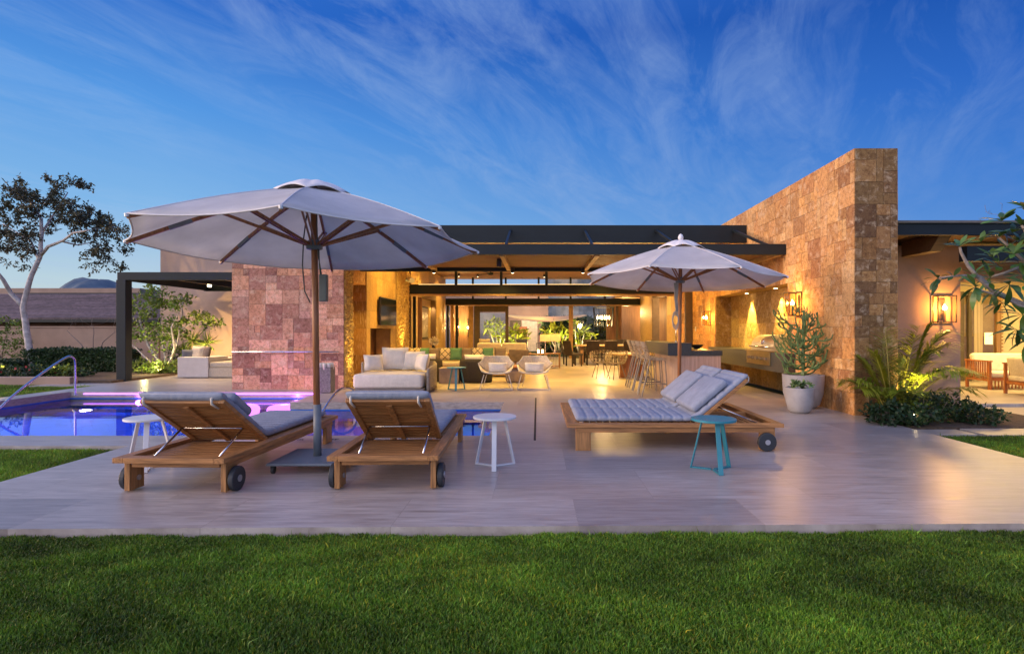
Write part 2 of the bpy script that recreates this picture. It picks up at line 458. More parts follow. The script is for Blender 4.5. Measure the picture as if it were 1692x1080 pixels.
def gridhole(name, xs, ys, skip, z, mat, kind='structure', label=None, cat=None, skirt=None):
    """one flat sheet made of the cells of xs x ys, without the cells that skip() names; skirt: drop to this height along its edges"""
    mb = MB(); idx = {}
    cells = {(i, j) for i in range(len(xs) - 1) for j in range(len(ys) - 1) if not skip((xs[i] + xs[i + 1]) / 2, (ys[j] + ys[j + 1]) / 2)}
    def V(i, j, zz):
        k = (i, j, zz)
        if k not in idx: idx[k] = len(mb.v); mb.v.append((xs[i], ys[j] + (.016 * xs[i] if j == 0 and skirt is not None else 0), zz))
        return idx[k]
    for i, j in cells:
        mb.f.append((V(i, j, z), V(i + 1, j, z), V(i + 1, j + 1, z), V(i, j + 1, z))); mb.t.append((1, 1, 1))
        if skirt is not None:
            for (a, b), (p, q) in (((0, -1), ((i, j), (i + 1, j))), ((1, 0), ((i + 1, j), (i + 1, j + 1))), ((0, 1), ((i + 1, j + 1), (i, j + 1))), ((-1, 0), ((i, j + 1), (i, j)))):
                if (i + a, j + b) not in cells:
                    mb.f.append((V(*p, z), V(*p, skirt), V(*q, skirt), V(*q, z))); mb.t.append((1, 1, 1))
    o = mb.build(name, mat); tag(o, label, cat, kind=kind); return o

# ------------------------------------------------------------------ ground, terrace, pool
XW = 4.87                       # plane of the tall stone wall
PX0, PX1, PXM = -9.95, -.60, -4.5
PY0, PY1, PY2 = 7.05, 10.36, 12.12
def in_pool(x, y): return (PX0 < x < PX1 and PY0 < y < PY1) or (PX0 < x < PXM and PY0 < y < PY2)
def groundmat():
    m = bpy.data.materials.new('lawn_soil'); m.use_nodes = True; t = m.node_tree; N = NT(t); b = t.nodes['Principled BSDF']
    tc = N.n('ShaderNodeTexCoord').outputs['Object']
    n1 = N.noise(tc, 60, 5, .7); n2 = N.noise(tc, 1.1, 4, .6)
    c = N.ramp(n1, [(.35, (.030, .055, .010)), (.65, (.075, .135, .022))])
    c = N.mix(N.ramp(n2, [(.5, (0, 0, 0)), (.75, (.5, .5, .5))]), c, (.07, .06, .025, 1))
    N.link(c, b.inputs['Base Color']); b.inputs['Roughness'].default_value = .95
    return m
GZ = -.062
gridhole('ground', [-2500, PX0 - .3, PX0, PXM, PX1, PX1 + .3, 40, 2500], [-300, 3, PY0, PY1, PY2, PY2 + .2, 60, 3000], in_pool, GZ, groundmat())
gridhole('terrace', [-10.45, PX0, -7.2, -4.62, PXM, -2.5, PX1, 2, 4.0, XW + .10], [3.787, 5.2, 6.42, PY0, PY1, PY2, 12.62, 19, 28.2],
         lambda x, y: in_pool(x, y) or (x < -4.62 and y < 6.42), 0.0, floorm, skirt=-.08)
gridhole('pergola_floor', [-12.0, -10.45], [13.6, 19.5], lambda x, y: False, -.004, floorm, skirt=-.08)
gridhole('passage_floor', [-7.4, -4.62], [12.62, 28.2], lambda x, y: True if False else False, -.006, floorm) if False else None
# pool shell
tile = M('pool_tile', (.04, .20, .72), .35, vary=.10, scale=4)
tilepale = M('pool_waterline_tile', (.42, .36, .33), .5, vary=.18, scale=9, stretch=(1, 1, 4))
pool = thing('pool', 'long blue lit swimming pool with violet glow along its far edge', 'pool', (0, 0, 0)); pool['kind'] = 'structure'
mb = MB(); D = -1.35
def wallquad(mb, x0, y0, x1, y1, z0, z1): mb.add([(x0, y0, z0), (x1, y1, z0), (x1, y1, z1), (x0, y0, z1)], [(0, 1, 2, 3)])
ring = [(PX0, PY0), (PX1, PY0), (PX1, PY1), (PXM, PY1), (PXM, PY2), (PX0, PY2)]
WL = -.15
for k in range(6):
    (a, b), (c, d) = ring[k], ring[(k + 1) % 6]
    wallquad(mb, a, b, c, d, D, WL + .02)
mb.add([(PX0, PY0, D), (PX1, PY0, D), (PX1, PY1, D), (PX0, PY1, D)], [(0, 1, 2, 3)])
mb.add([(PX0, PY1, D), (PXM, PY1, D), (PXM, PY2, D), (PX0, PY2, D)], [(0, 1, 2, 3)])
# underwater steps along the far side
for q in range(3): mb.box(PX0 + .002, PXM - .002, PY2 - .42 * (3 - q), PY2 - .42 * (2 - q) - .002, D + .002, D + .36 * (q + 1))
mb.build('pool_shell', tile, pool)
mb = MB()
ring = [(x + e * .004, y + f * .004) for (x, y), (e, f) in zip(ring, ((1, 1), (-1, 1), (-1, -1), (-1, -1), (-1, -1), (1, -1)))]
for k in range(6):
    (a, b), (c, d) = ring[k], ring[(k + 1) % 6]
    wallquad(mb, a, b, c, d, WL + .02, -.004)
mb.build('waterline_band', tilepale, pool)
# water
wm = bpy.data.materials.new('pool_water'); wm.use_nodes = True; t = wm.node_tree; N = NT(t)
for n in list(t.nodes):
    if n.type != 'OUTPUT_MATERIAL': t.nodes.remove(n)
tc = N.n('ShaderNodeTexCoord').outputs['Object']
bm = N.n('ShaderNodeBump'); bm.inputs['Strength'].default_value = .05; bm.inputs['Distance'].default_value = .02
N.link(N.noise(N.mapping(tc, scale=(.6, 1.6, 1)), 1.6, 2, .4), bm.inputs['Height'])
rf = N.n('ShaderNodeBsdfRefraction'); rf.inputs['IOR'].default_value = 1.33; rf.inputs['Roughness'].default_value = 0; rf.inputs[0].default_value = (.72, .86, 1, 1)
gl = N.n('ShaderNodeBsdfGlossy'); gl.inputs['Roughness'].default_value = .012
fr = N.n('ShaderNodeFresnel'); fr.inputs[0].default_value = 1.33
for q in (rf, gl, fr): N.link(bm.outputs[0], q.inputs['Normal'])
mx = N.n('ShaderNodeMixShader'); N.link(fr.outputs[0], mx.inputs[0]); N.link(rf.outputs[0], mx.inputs[1]); N.link(gl.outputs[0], mx.inputs[2])
lp = N.n('ShaderNodeOutputMaterial') if False else None
N.link(mx.outputs[0], [n for n in t.nodes if n.type == 'OUTPUT_MATERIAL'][0].inputs[0])
mb = MB(); mb.add([(PX0, PY0, WL), (PX1, PY0, WL), (PX1, PY1, WL), (PXM, PY1, WL), (PXM, PY2, WL), (PX0, PY2, WL)], [(0, 1, 2, 3, 4, 5)])
tag(mb.build('pool_water', wm), kind='structure')
# pool lamps: round fittings under water, violet strip under the far coping
BLUE, VIOLET = (.06, .30, 1.0), (.36, .18, 1.0)
def pool_lamp(x, y, z, dx, dy, col, p, label, power):
    t = thing('pool_lamp', label, 'pool lamp', (x, y, z), 0, 'underwater pool lamps')
    m = MB(); a = Vector((dx, dy, 0)).normalized(); m.tube([Vector((0, 0, 0)), a * .03], .10, 16); m.build('rim', steel, t)
    m = MB(); m.tube([a * .031, a * .04], .085, 16); m.build('lens', emit(p, tuple(min(1, c + .45) for c in col), 14), t)
    lamp('SPOT', (x + dx * .1, y + dy * .1, z), power, col, .08, (x + dx * 3, y + dy * 3, z - .35), 150, .5, name='pool_light')
pool_lamp(-8.55, PY2 - 1.27, -.62, 0, -1, VIOLET, 'violet_lens', 'left one of the violet underwater lamps in the pool', 700)
pool_lamp(-6.3, PY2 - 1.27, -.62, 0, -1, BLUE, 'blue_lens', 'blue underwater lamp low behind the left sun lounger', 700)
pool_lamp(PX0, 8.7, -.6, 1, 0, BLUE, 'blue_lens', 'blue underwater lamp in the left end wall of the pool', 500)
pool_lamp(-2.2, PY1, -.6, 0, -1, BLUE, 'blue_lens', 'blue underwater lamp between the two sun loungers', 110)
strip = MB().box(PX0 + .3, PXM - .05, PY2 - .03, PY2 - .008, -.055, -.035)
tag(strip.build('light_strip', emit('violet_strip', (.55, .20, 1.0), 3)), 'violet light strip under the far edge of the pool', 'light strip')
for px in (232, 492): lamp('POINT', (gx(px, PY2), PY2 - .05, -.075), 2.5, (.60, .16, 1.0), .06, name='strip_light')
for px in (400, 470): lamp('POINT', (gx(px, 11.3), 11.3, -.10), 24, (.85, .20, 1.0), .35, name='pool_glow')  # bare lights above the water, added to tint the pink wall
# slot drain
slot = MB().box(-.045, -.018, 6.75, 11.0, -.06, .003)
tag(slot.build('slot_drain', M('drain_black', (.012, .012, .014), .6)), 'narrow dark slot drain running through the terrace paving', 'drain')
# depth marks on the coping
def text(body, loc, size, rz=0, mat=None, rx=0, ext=.001, parent=None, name='lettering', align='CENTER'):
    cu = bpy.data.curves.new('t', 'FONT'); cu.body = body; cu.size = size; cu.extrude = ext; cu.align_x = align
    o = bpy.data.objects.new('t', cu); C.objects.link(o)
    dg = bpy.context.evaluated_depsgraph_get(); me = bpy.data.meshes.new_from_object(o.evaluated_get(dg))
    bpy.data.objects.remove(o); me.materials.clear(); me.materials.append(mat)
    r = bpy.data.objects.new(name, me); C.objects.link(r); r.location = loc; r.rotation_euler = (rx, 0, rz)
    if parent: r.parent = parent
    return r
ink = M('ink_black', (.02, .02, .025), .6)
dm = thing('depth_marking', 'black depth lettering on the pool coping', 'marking', (-2.9, 6.76, 0))
text('1.2 m', (0, 0, .003), .10, 0, ink, parent=dm); text('4 FT', (.43, 0, .003), .10, 0, ink, parent=dm)

# ------------------------------------------------------------------ tall stone wall (right)
WY0, WT, WZ = 8.73, .65, 4.09
AY0, AY1, AZ, AX = 11.08, 15.5, 2.22, 5.29         # alcove
tw = thing('stone_wall', 'tall tan stone block wall rising above the roof, with barbecue alcove', 'wall', (XW, WY0, 0))
mb = MB(); L = lambda x: x - XW; Ly = lambda y: y - WY0
YE = 19.25
mb.box(.002, WT - .002, 0, AY0 - WY0, 0, WZ); mb.box(.002, WT - .002, AY1 - WY0, YE - WY0, 0, WZ)
mb.box(.002, WT - .002, AY0 - WY0 + .002, AY1 - WY0 - .002, AZ, WZ - .002); mb.box(AX - XW, WT - .002, AY0 - WY0 + .002, AY1 - WY0 - .002, 0, AZ - .002)
mb.build('wall_core', M('stone_joint', (.22, .15, .09), .9, vary=.1), tw)
mb = MB()
ashlar(mb, (0, YE - WY0, 0), (0, -1, 0), (0, 0, 1), (-1, 0, 0), YE - WY0, WZ, seed=5, hole=lambda a, b: AY0 < YE - a < AY1 and b < AZ)
ashlar(mb, (0, 0, 0), (1, 0, 0), (0, 0, 1), (0, -1, 0), WT, WZ, seed=11, pal=[(.42, .41, .38), (.32, .30, .29), (.49, .47, .42), (.56, .55, .50), (.40, .40, .36), (.27, .25, .24), (.46, .40, .33), (.62, .60, .56)])  # shade of this end face is put into its darker block tints
ashlar(mb, (WT, 0, 0), (0, 1, 0), (0, 0, 1), (1, 0, 0), YE - WY0, WZ, seed=12)
mb.add([(0, 0, WZ + .004), (WT, 0, WZ + .004), (WT, YE - WY0, WZ + .004), (0, YE - WY0, WZ + .004)], [(0, 1, 2, 3)])
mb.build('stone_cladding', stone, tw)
mb = MB()
ashlar(mb, (AX - XW, AY1 - WY0, 0), (0, -1, 0), (0, 0, 1), (-1, 0, 0), AY1 - AY0, AZ, cu=.3, cv=.37, seed=21, big=False)
ashlar(mb, (0, AY1 - WY0, 0), (1, 0, 0), (0, 0, 1), (0, -1, 0), AX - XW, AZ, cu=.3, cv=.37, seed=22, big=False, pal=[(.7, .62, .5), (.8, .7, .6)])
mb.add([(0, AY0 - WY0, AZ - .005), (AX - XW, AY0 - WY0, AZ - .005), (AX - XW, AY1 - WY0, AZ - .005), (0, AY1 - WY0, AZ - .005)], [(0, 1, 2, 3)])
mb.build('alcove_lining', stonesplit, tw)
for y, lb in ((14.0, 'far'), (12.3, 'middle'), (11.3, 'near')):
    lamp('SPOT', (AX - .14, y, AZ - .03), 420, (1.0, .62, .13), .02, (AX - .02, y, .8), 62, .7, name='alcove_spot')
m = MB()
for y in (14.0, 12.3, 11.3): m.lathe([(.035, 0), (.035, -.01), (.0, -.011)], 12, (AX - XW - .14, y - WY0, AZ - .006))
m.build('alcove_downlight', emit('downlight_lens', (1.0, .8, .5), 12), tw)
MATS['downlight_lens'] = MATS['downlight_lens']
# ------------------------------------------------------------------ pink stone wall (left) with its split-face end
X0, X1, YF = gx(384, 12.6), gx(568, 12.6), 12.6
pw = thing('stone_wall', 'broad pinkish stone block wall standing at the pool edge', 'wall', (X0, YF, 0))
Wp = X1 - X0; Zp = 2.83; Tp = .60
mb = MB().box(.002, Wp - .002, .002, Tp - .002, 0, Zp); mb.build('wall_core', MATS['stone_joint'], pw)
mb = MB()
PP = [(1, 1, 1), (.72, .62, .60), (1.12, 1.10, 1.0), (.52, .42, .42), (1.2, 1.22, 1.15), (.88, .78, .74), (1.08, .98, .80), (.80, .74, .78), (.95, .98, 1.05), (.64, .56, .56), (1.1, 1.0, .85)]
ashlar(mb, (0, 0, 0), (1, 0, 0), (0, 0, 1), (0, -1, 0), Wp, Zp, cu=.125, cv=.155, seed=31, pal=PP)
ashlar(mb, (0, Tp, 0), (0, -1, 0), (0, 0, 1), (-1, 0, 0), Tp, Zp, seed=32, pal=PP)
ashlar(mb, (Wp, Tp, 0), (-1, 0, 0), (0, 0, 1), (0, 1, 0), Wp, Zp, seed=33, pal=PP)
mb.add([(0, 0, Zp + .003), (Wp, 0, Zp + .003), (Wp, Tp, Zp + .003), (0, Tp, Zp + .003)], [(0, 1, 2, 3)])
mb.build('stone_cladding', stonepink, pw)
# split-face strips: many small rough pieces
def splitface(mb, o, u, n, W, Hh, seed, s=.045):
    r = random.Random(seed); o, u, n = Vector(o), Vector(u), Vector(n); nu = max(1, round(W / s)); nv = round(Hh / s)
    P = [[o + u * (i * W / nu) + Vector((0, 0, j * Hh / nv)) + n * (r.uniform(.004, .055) if 0 < i < nu else .01) for i in range(nu + 1)] for j in range(nv + 1)]
    vs = [p for row in P for p in row]
    mb.add(vs, [(j * (nu + 1) + i, j * (nu + 1) + i + 1, (j + 1) * (nu + 1) + i + 1, (j + 1) * (nu + 1) + i) for j in range(nv) for i in range(nu)])
mb = MB(); splitface(mb, (Wp, 0, .0), (0, 1, 0), (1, 0, 0), Tp, Zp, 3); mb.build('split_stone_end', stonesplit, pw)
# towel rail on the pink wall
tr = thing('towel_rail', 'long chrome towel rail fixed across the pink stone wall', 'towel rail', (X0 + .04, YF - .10, gz(581, 12.5)))
MB().tube([(0, 0, 0), (Wp - .12, 0, 0)], .018, 10).build('rail', steel, tr, True)
for q in (.12, Wp - .25):
    MB().tube([(q, 0, 0), (q, .088, 0)], .012, 8).build('bracket', steel, tr, True)
# ------------------------------------------------------------------ fireplace wall (plane XL, from y 14.4 to 19.2)
XL = -4.33
CEIL = 3.62
fw = thing('fireplace_wall', 'golden stone wall with fireplace opening and two rough lit strips', 'wall', (XL, 14.4, 0))
FY0, FY1, FZ0, FZ1 = 14.78, 16.9, .28, 1.42
mb = MB()
th = .5
mb.box(-th, -.002, 0, FY0 - 14.4, 0, CEIL); mb.box(-th, -.002, FY1 - 14.4, 4.8, 0, CEIL)
mb.box(-th + .001, -.003, FY0 - 14.4, FY1 - 14.4, FZ1, CEIL); mb.box(-th + .001, -.003, FY0 - 14.4, FY1 - 14.4, 0, FZ0)
mb.build('wall_core', MATS['stone_joint'], fw)
VP_ = [(1, 1, 1), (.9, .86, .8), (1.1, 1.05, 1), (.8, .74, .66), (1.0, .92, .84)]
mb = MB()
ashlar(mb, (0, 2.95, 0), (0, -1, 0), (0, 0, 1), (1, 0, 0), 2.95, CEIL, cu=.3, cv=.45, seed=41, pal=VP_, big=False, hole=lambda a, b: FY0 < 14.4 + 2.95 - a < FY1 and FZ0 < b < FZ1, rough=.002)
ashlar(mb, (-th, 0, 0), (1, 0, 0), (0, 0, 1), (0, -1, 0), th, CEIL, cu=.2, cv=.22, seed=42, pal=[(.6, .5, .36), (.7, .6, .44), (.5, .42, .3)])
mb.build('stone_cladding', stonevein, fw)
mb = MB(); splitface(mb, (0, 3.02, 0), (0, 1, 0), (1, 0, 0), 1.72, CEIL, 8); mb.build('split_stone_strip', stonesplit, fw)
mb = MB()
a, b = FY0 - 14.4, FY1 - 14.4
mb.box(-th + .02, -th + .04, a, b, FZ0, FZ1); mb.box(-th + .04, -.01, a - .02, a - .001, FZ0, FZ1); mb.box(-th + .04, -.01, b + .001, b + .02, FZ0, FZ1)
mb.build('firebox', M('soot_brick', (.09, .045, .03), .9, vary=.3), fw)
mb = MB()
r = random.Random(3)
for k in range(9):
    y = a + .3 + k * .17; mb.lathe([(.0, 0), (.035, .02), (.028, .07), (.0, r.uniform(.12, .24))], 7, (-.26 + r.uniform(-.05, .05), y, FZ0 + .04))
mb.build('flame', emit('flame', (1.0, .42, .08), 9), fw)
mb = MB()
for k in range(7): mb.tube([(-.36 + r.uniform(-.03, .1), a + .15 + k * .25, FZ0 + .03), (-.14 + r.uniform(-.05, .05), a + .4 + k * .25, FZ0 + .10)], .03, 7)
mb.build('log', bark, fw)
lamp('POINT', (XL - .2, 15.9, .5), 12, (1, .45, .12), .1)
# lintel and passage wall between the pink wall and the fireplace wall
ps = thing('passage_wall', 'dark stone wall of the passage between pink wall and fireplace', 'wall', (XL - .55, 13.2, 0))
mb = MB(); mb.box(-.4, -.01, .02, 1.2, 0, CEIL - .3); mb.build('wall_core', MATS['stone_joint'], ps)
mb = MB(); ashlar(mb, (0, 1.2, 0), (0, -1, 0), (0, 0, 1), (1, 0, 0), 1.2, CEIL - .3, cu=.2, cv=.2, seed=51, pal=[(.7, .6, .46), (.8, .7, .5), (.6, .5, .36)])
mb.build('stone_cladding', stone, ps)
mb = MB().box(.0, .53, .02, 1.19, 2.45, 2.80); mb.build('lintel', stone, ps)
lamp('SPOT', (XL + .28, 12.86, .06), 130, (1.0, .62, .13), .02, (XL + .14, 12.9, 2.9), 70, .8)
lamp('SPOT', (XL + .28, 13.7, 2.4), 110, (1.0, .62, .13), .02, (XL - .4, 13.7, .4), 100, .8)
lamp('SPOT', (XL + .30, 18.0, .45), 260, (1.0, .62, .13), .02, (XL + .12, 18.1, 3.6), 75, .8)
for lb, (x, y, z) in (('small uplight at the foot of the pink wall end', (XL + .28, 12.86, 0)), ('small uplight at the foot of the fireplace wall strip', (XL + .30, 18.0, 0))):
    u = thing('uplight', lb, 'uplight', (x, y, z)); MB().lathe([(.045, 0), (.045, .05), (.0, .052)], 12).build('housing', dkmetal, u)
    MB().lathe([(.032, .053), (.0, .056)], 12).build('lens', MATS['downlight_lens'], u)
# television
tv = thing('television', 'flat black television mounted above the fireplace opening', 'television', (XL + .09, 0, 0))
ty0, ty1 = (XL + .09) * F / (628 - CX), (XL + .09) * F / (654 - CX)
tz0, tz1 = gz(537, ty0), gz(490, ty0)
tv.location = (XL + .09, ty0, tz0)
MB().box(-.04, .02, 0, ty1 - ty0, 0, tz1 - tz0).build('casing', M('black_plastic', (.02, .02, .022), .4), tv, bevel=.006)
MB().box(.0205, .023, .02, ty1 - ty0 - .02, .025, tz1 - tz0 - .02).build('screen', screen, tv)
MB().box(-.075, -.041, (ty1 - ty0) * .4, (ty1 - ty0) * .6, .15, .45).build('bracket', dkmetal, tv)
# ------------------------------------------------------------------ the pavilion: roof, canopy, beams, glass, room walls
Y1, Y2 = 19.2, 26.8
hs = thing('house', 'flat roofed pavilion with dark steel fascia and open glass front', 'house', (0, 13.2, 0))
hy = 13.2
def hb(name, x0, x1, y0, y1, z0, z1, mat, bevel=0, parent=None): return MB().box(x0, x1, y0 - hy, y1 - hy, z0, z1).build(name, mat, parent or hs, bevel=bevel)
XR = XW - .02
hb('fascia', -5.2, gx(1235, 13.2), 13.2, 13.3, gz(403, 13.2) + .03, gz(372, 13.2), dkmetal)
SL = .016
def cz_(y): return CEIL + (y - 13.3) * SL
mb = MB(); mb.add([(x, y - hy, cz_(y) + dz) for dz in (0, .09) for x, y in ((-5.2, 13.305), (5.6, 13.305), (5.6, 28.4), (-5.2, 28.4))], [(0, 3, 2, 1), (4, 5, 6, 7), (0, 1, 5, 4), (1, 2, 6, 5), (2, 3, 7, 6), (3, 0, 4, 7)])
mb.build('roof', M('roof_membrane', (.16, .15, .14), .9), hs)
ceil = MB()
nplk = 46
for k in range(nplk):
    y0 = 13.31 + k * (27.9 - 13.31) / nplk; ceil.box(-4.9, 4.85, y0 - hy, y0 + .305 - hy, cz_(y0) - .03, cz_(y0) - .008)
ceil.build('ceiling', woodceil, hs)
# canopy: front beam, underside boards, cross beams, back beam
hb('front_beam', -4.36, XR, 11.10, 11.20, gz(420.5, 11.1), gz(403, 11.1), dkmetal, .004)
cz = gz(420.5, 11.1)
cb = MB(); n = 24
for k in range(n):
    y0 = 11.21 + k * (13.93 - 11.21) / n; cb.box(-4.34, XR - .02, y0 - hy, y0 + .092 - hy, cz + .06, cz + .085)
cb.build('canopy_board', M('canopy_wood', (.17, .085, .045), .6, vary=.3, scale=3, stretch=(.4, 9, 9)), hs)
hb('canopy_top', -4.34, XR - .02, 11.21, 13.19, cz + .09, cz + .12, dkmetal)
hb('back_beam', -4.36, XR, 13.94, 14.02, cz - .03, cz + .2, dkmetal)
for x in (-2.5, -.70, 1.18, 3.02, 4.74): hb('canopy_rafter', x - .045, x + .045, 11.205, 13.935, cz - .02, cz + .058, M('rafter_wood', (.46, .30, .13), .55, vary=.15))
for x in (gx(840, 12.2), gx(972, 12.2), gx(1100, 12.2), gx(1238, 12.2), -2.3):
    MB().bar((x, 11.25 - hy, gz(403, 11.1)), (x, 13.19 - hy, 3.62), .05, .05).build('strut', dkmetal, hs)
dlm = M('fitting_black', (.02, .02, .02), .4)
def downlight(x, y, z, lb, power=30, spot=110, target=None, r=.045):
    t = thing('downlight', lb, 'downlight', (x, y, z), 0, 'downlights under the canopy and ceiling')
    MB().lathe([(r, 0), (r, -.13), (r * .8, -.132)], 14).build('can', dlm, t)
    MB().lathe([(r * .75, -.134), (.0, -.135)], 14).build('lens', MATS['downlight_lens'], t)
    lamp('SPOT', (x, y, z - .15), power, (1.0, .60, .12), .04, target or (x, y, 0), spot, .9)
    return t
for x, lb in ((-2.5, 'black can downlight under the canopy, leftmost of its row'), (-.60, 'black can downlight under the canopy nearest above the rope chairs'), (1.10, 'black can downlight under the canopy just left of the small parasol'), (2.95, 'black can downlight under the canopy hidden behind the small parasol')):
    downlight(x, 13.75, cz - .02 + .06, lb, 300, 130)
sp = thing('speaker', 'small black speaker hung under the canopy boards', 'speaker', (gx(825, 12.3), 12.3, cz + .06))
MB().box(-.05, .05, -.05, .05, -.17, 0).build('casing', dlm, sp, bevel=.008); MB().box(-.042, .042, -.054, -.051, -.16, -.02).build('grille', rubber, sp)
# big header beams and clerestories
for (Y, x0, x1, za, zb, nm) in ((Y1, XL, XR, gz(485.5, Y1), gz(470, Y1), 'header_beam'), (Y2, XL, XR, gz(503, Y2), gz(493, Y2), 'header_beam')):
    hb(nm, x0 + .01, x1 - .01, Y, Y + .22, za, zb, dkmetal)
    hb('door_track', x0 + .012, x1 - .012, Y - .03, Y + .25, za - .06, za - .004, M('track_wood', (.40, .26, .13), .5))
for px in (753, 828, 903, 985, 1040): hb('mullion', gx(px, Y1) - .045, gx(px, Y1) + .045, Y1 + .05, Y1 + .13, gz(470, Y1) + .002, cz_(Y1) - .03, dkmetal)
for px in (781, 835.5, 890, 943, 1000): hb('mullion', gx(px, Y2) - .045, gx(px, Y2) + .045, Y2 + .05, Y2 + .13, gz(493, Y2) + .002, cz_(Y2) - .03, dkmetal)
hb('clerestory_glass', XL + .05, XR - .05, Y2 + .08, Y2 + .09, gz(493, Y2) + .01, cz_(Y2) - .04, glass)
# room side walls
wv = MB()
wl = thing('room_wall', 'left wall of the living room with a lit picture niche', 'wall', (XL, Y1 + .25, 0))
NY0, NY1, NZ0, NZ1 = XL * F / (697 - CX), XL * F / (720 - CX), gz(560, 22), gz(492, 22)
LW = Y2 - Y1 - .25
mb = MB()
mb.box(-.3, -.002, 0, NY0 - Y1 - .25, 0, CEIL + .11); mb.box(-.3, -.002, NY1 - Y1 - .25, LW, 0, CEIL + .11)
mb.box(-.3, -.003, NY0 - Y1 - .25, NY1 - Y1 - .25, 0, NZ0); mb.box(-.3, -.003, NY0 - Y1 - .25, NY1 - Y1 - .25, NZ1, CEIL + .11); mb.box(-.3, -.22, NY0 - Y1 - .24, NY1 - Y1 - .26, NZ0, NZ1)
mb.build('wall_core', MATS['stone_joint'], wl)
mb = MB()
ashlar(mb, (0, LW, 0), (0, -1, 0), (0, 0, 1), (1, 0, 0), LW, CEIL + .11, cu=.35, cv=.9, seed=61, pal=VP_, big=False, hole=lambda a, b: NY0 < Y2 - a < NY1 and NZ0 < b < NZ1, rough=.001)
mb.add([(-.215, NY0 - Y1 - .25, NZ0), (-.215, NY1 - Y1 - .25, NZ0), (-.215, NY1 - Y1 - .25, NZ1), (-.215, NY0 - Y1 - .25, NZ1)], [(0, 1, 2, 3)])
mb.build('stone_cladding', stonevein, wl)
for y in (NY0 + .12, NY1 - .12): lamp('SPOT', (XL - .1, y, NZ1 - .05), 60, (1, .68, .3), .02, (XL - .14, y, 0), 60, .6)
pc = thing('picture', 'dark framed picture leaning in the lit niche', 'picture', (XL - .15, NY0 + .45, NZ0 + .02))
MB().box(0, .04, 0, 1.35, 0, 1.25).build('frame', dkmetal, pc); MB().box(.041, .044, .05, 1.30, .05, 1.2).build('canvas', M('picture_canvas', (.20, .17, .15), .3, vary=.9, scale=2.2, col2=(.55, .50, .44)), pc)
# sliding timber panels parked at the left of both openings
for x, y, w, h, mt in ((XL + .06, Y1 + .3, .12, 2.5, dkmetal), (XL + .22, Y1 + .34, .18, 2.48, wooddoor), (XL + .10, Y2 - .3, .14, 2.5, dkmetal), (XL + .3, Y2 - .28, .16, 2.5, wooddoor), (XL + .5, Y2 - .25, .16, 2.5, dkmetal)):
    hb('sliding_panel', x, x + w * .8, y, y + .06, .01, h - .03, mt)
rw = thing('room_wall', 'right wall of the room with an opening to a dark door', 'wall', (XR, Y1 + .05, 0))
DY0, DY1, DZ = 21.3, 24.0, gz(492, 23.8)
mb = MB(); o = Y1 + .05; e = Y2 - o
mb.box(.002, .3, 0, DY0 - o, 0, CEIL + .11); mb.box(.002, .3, DY1 - o, e, 0, CEIL + .11); mb.box(.003, .3, DY0 - o, DY1 - o, DZ, CEIL + .11)
mb.build('wall_core', MATS['stone_joint'], rw)
mb = MB(); ashlar(mb, (0, e, 0), (0, -1, 0), (0, 0, 1), (-1, 0, 0), e, CEIL + .11, cu=.35, cv=.9, seed=71, pal=VP_, big=False, hole=lambda a, b: DY0 < o + e - a < DY1 and b < DZ, rough=.001)
mb.build('stone_cladding', stonevein, rw)
# little hall behind that opening: cream wall and a dark door
MB().box(1.3, 1.4, DY0 - o - 1, DY1 - o + 2, 0, CEIL + .11).build('hall_wall', cream, rw)
MB().box(1.24, 1.29, DY0 - o + .9, DY0 - o + 2.4, 0, 2.05).build('door', M('door_dark', (.07, .045, .03), .5, vary=.2), rw)
lamp('POINT', (XR + .75, 23.0, 2.3), 90, (1, .70, .35), .1)
hb('dark_recess_panel', gx(1131, 17.9), XW - .012, 17.8, 17.9, .0, 2.6, M('door_dark', (.07, .045, .03), .5))  # dark panel put where the wall has a shaded doorway recess
# glass doors at the back of the room
gd = thing('glass_door', 'wide glazed sliding doors across the back of the room', 'glass door', (0, Y2, 0))
HB = gz(503, Y2) - .07
bronze = M('bronze_frame', (.10, .075, .04), .45, vary=.1)
woodfr = M('wood_frame', (.40, .24, .09), .5, vary=.15)
for (pa, pb, mt) in ((783, 793, bronze), (835, 840, bronze), (940, 947, woodfr), (1018, 1022, bronze), (774, 782, woodfr)):
    MB().box(gx(pa, Y2), gx(pb, Y2), .02, .10, 0, HB).build('stile', mt, gd)
for pa, pb in ((793, 835),): MB().box(gx(pa, Y2) + .003, gx(pb, Y2) - .003, .02, .10, HB - .28, HB).build('rail', bronze, gd)
for pa, pb in ((793, 835), (947, 1018)):
    MB().box(gx(pa, Y2) + .003, gx(pb, Y2) - .003, .05, .058, .06, HB - (.28 if pa == 793 else .0)).build('pane', glass, gd)
    MB().box(gx(pa, Y2) + .003, gx(pb, Y2) - .003, .02, .10, 0, .058).build('bottom_rail', bronze, gd)
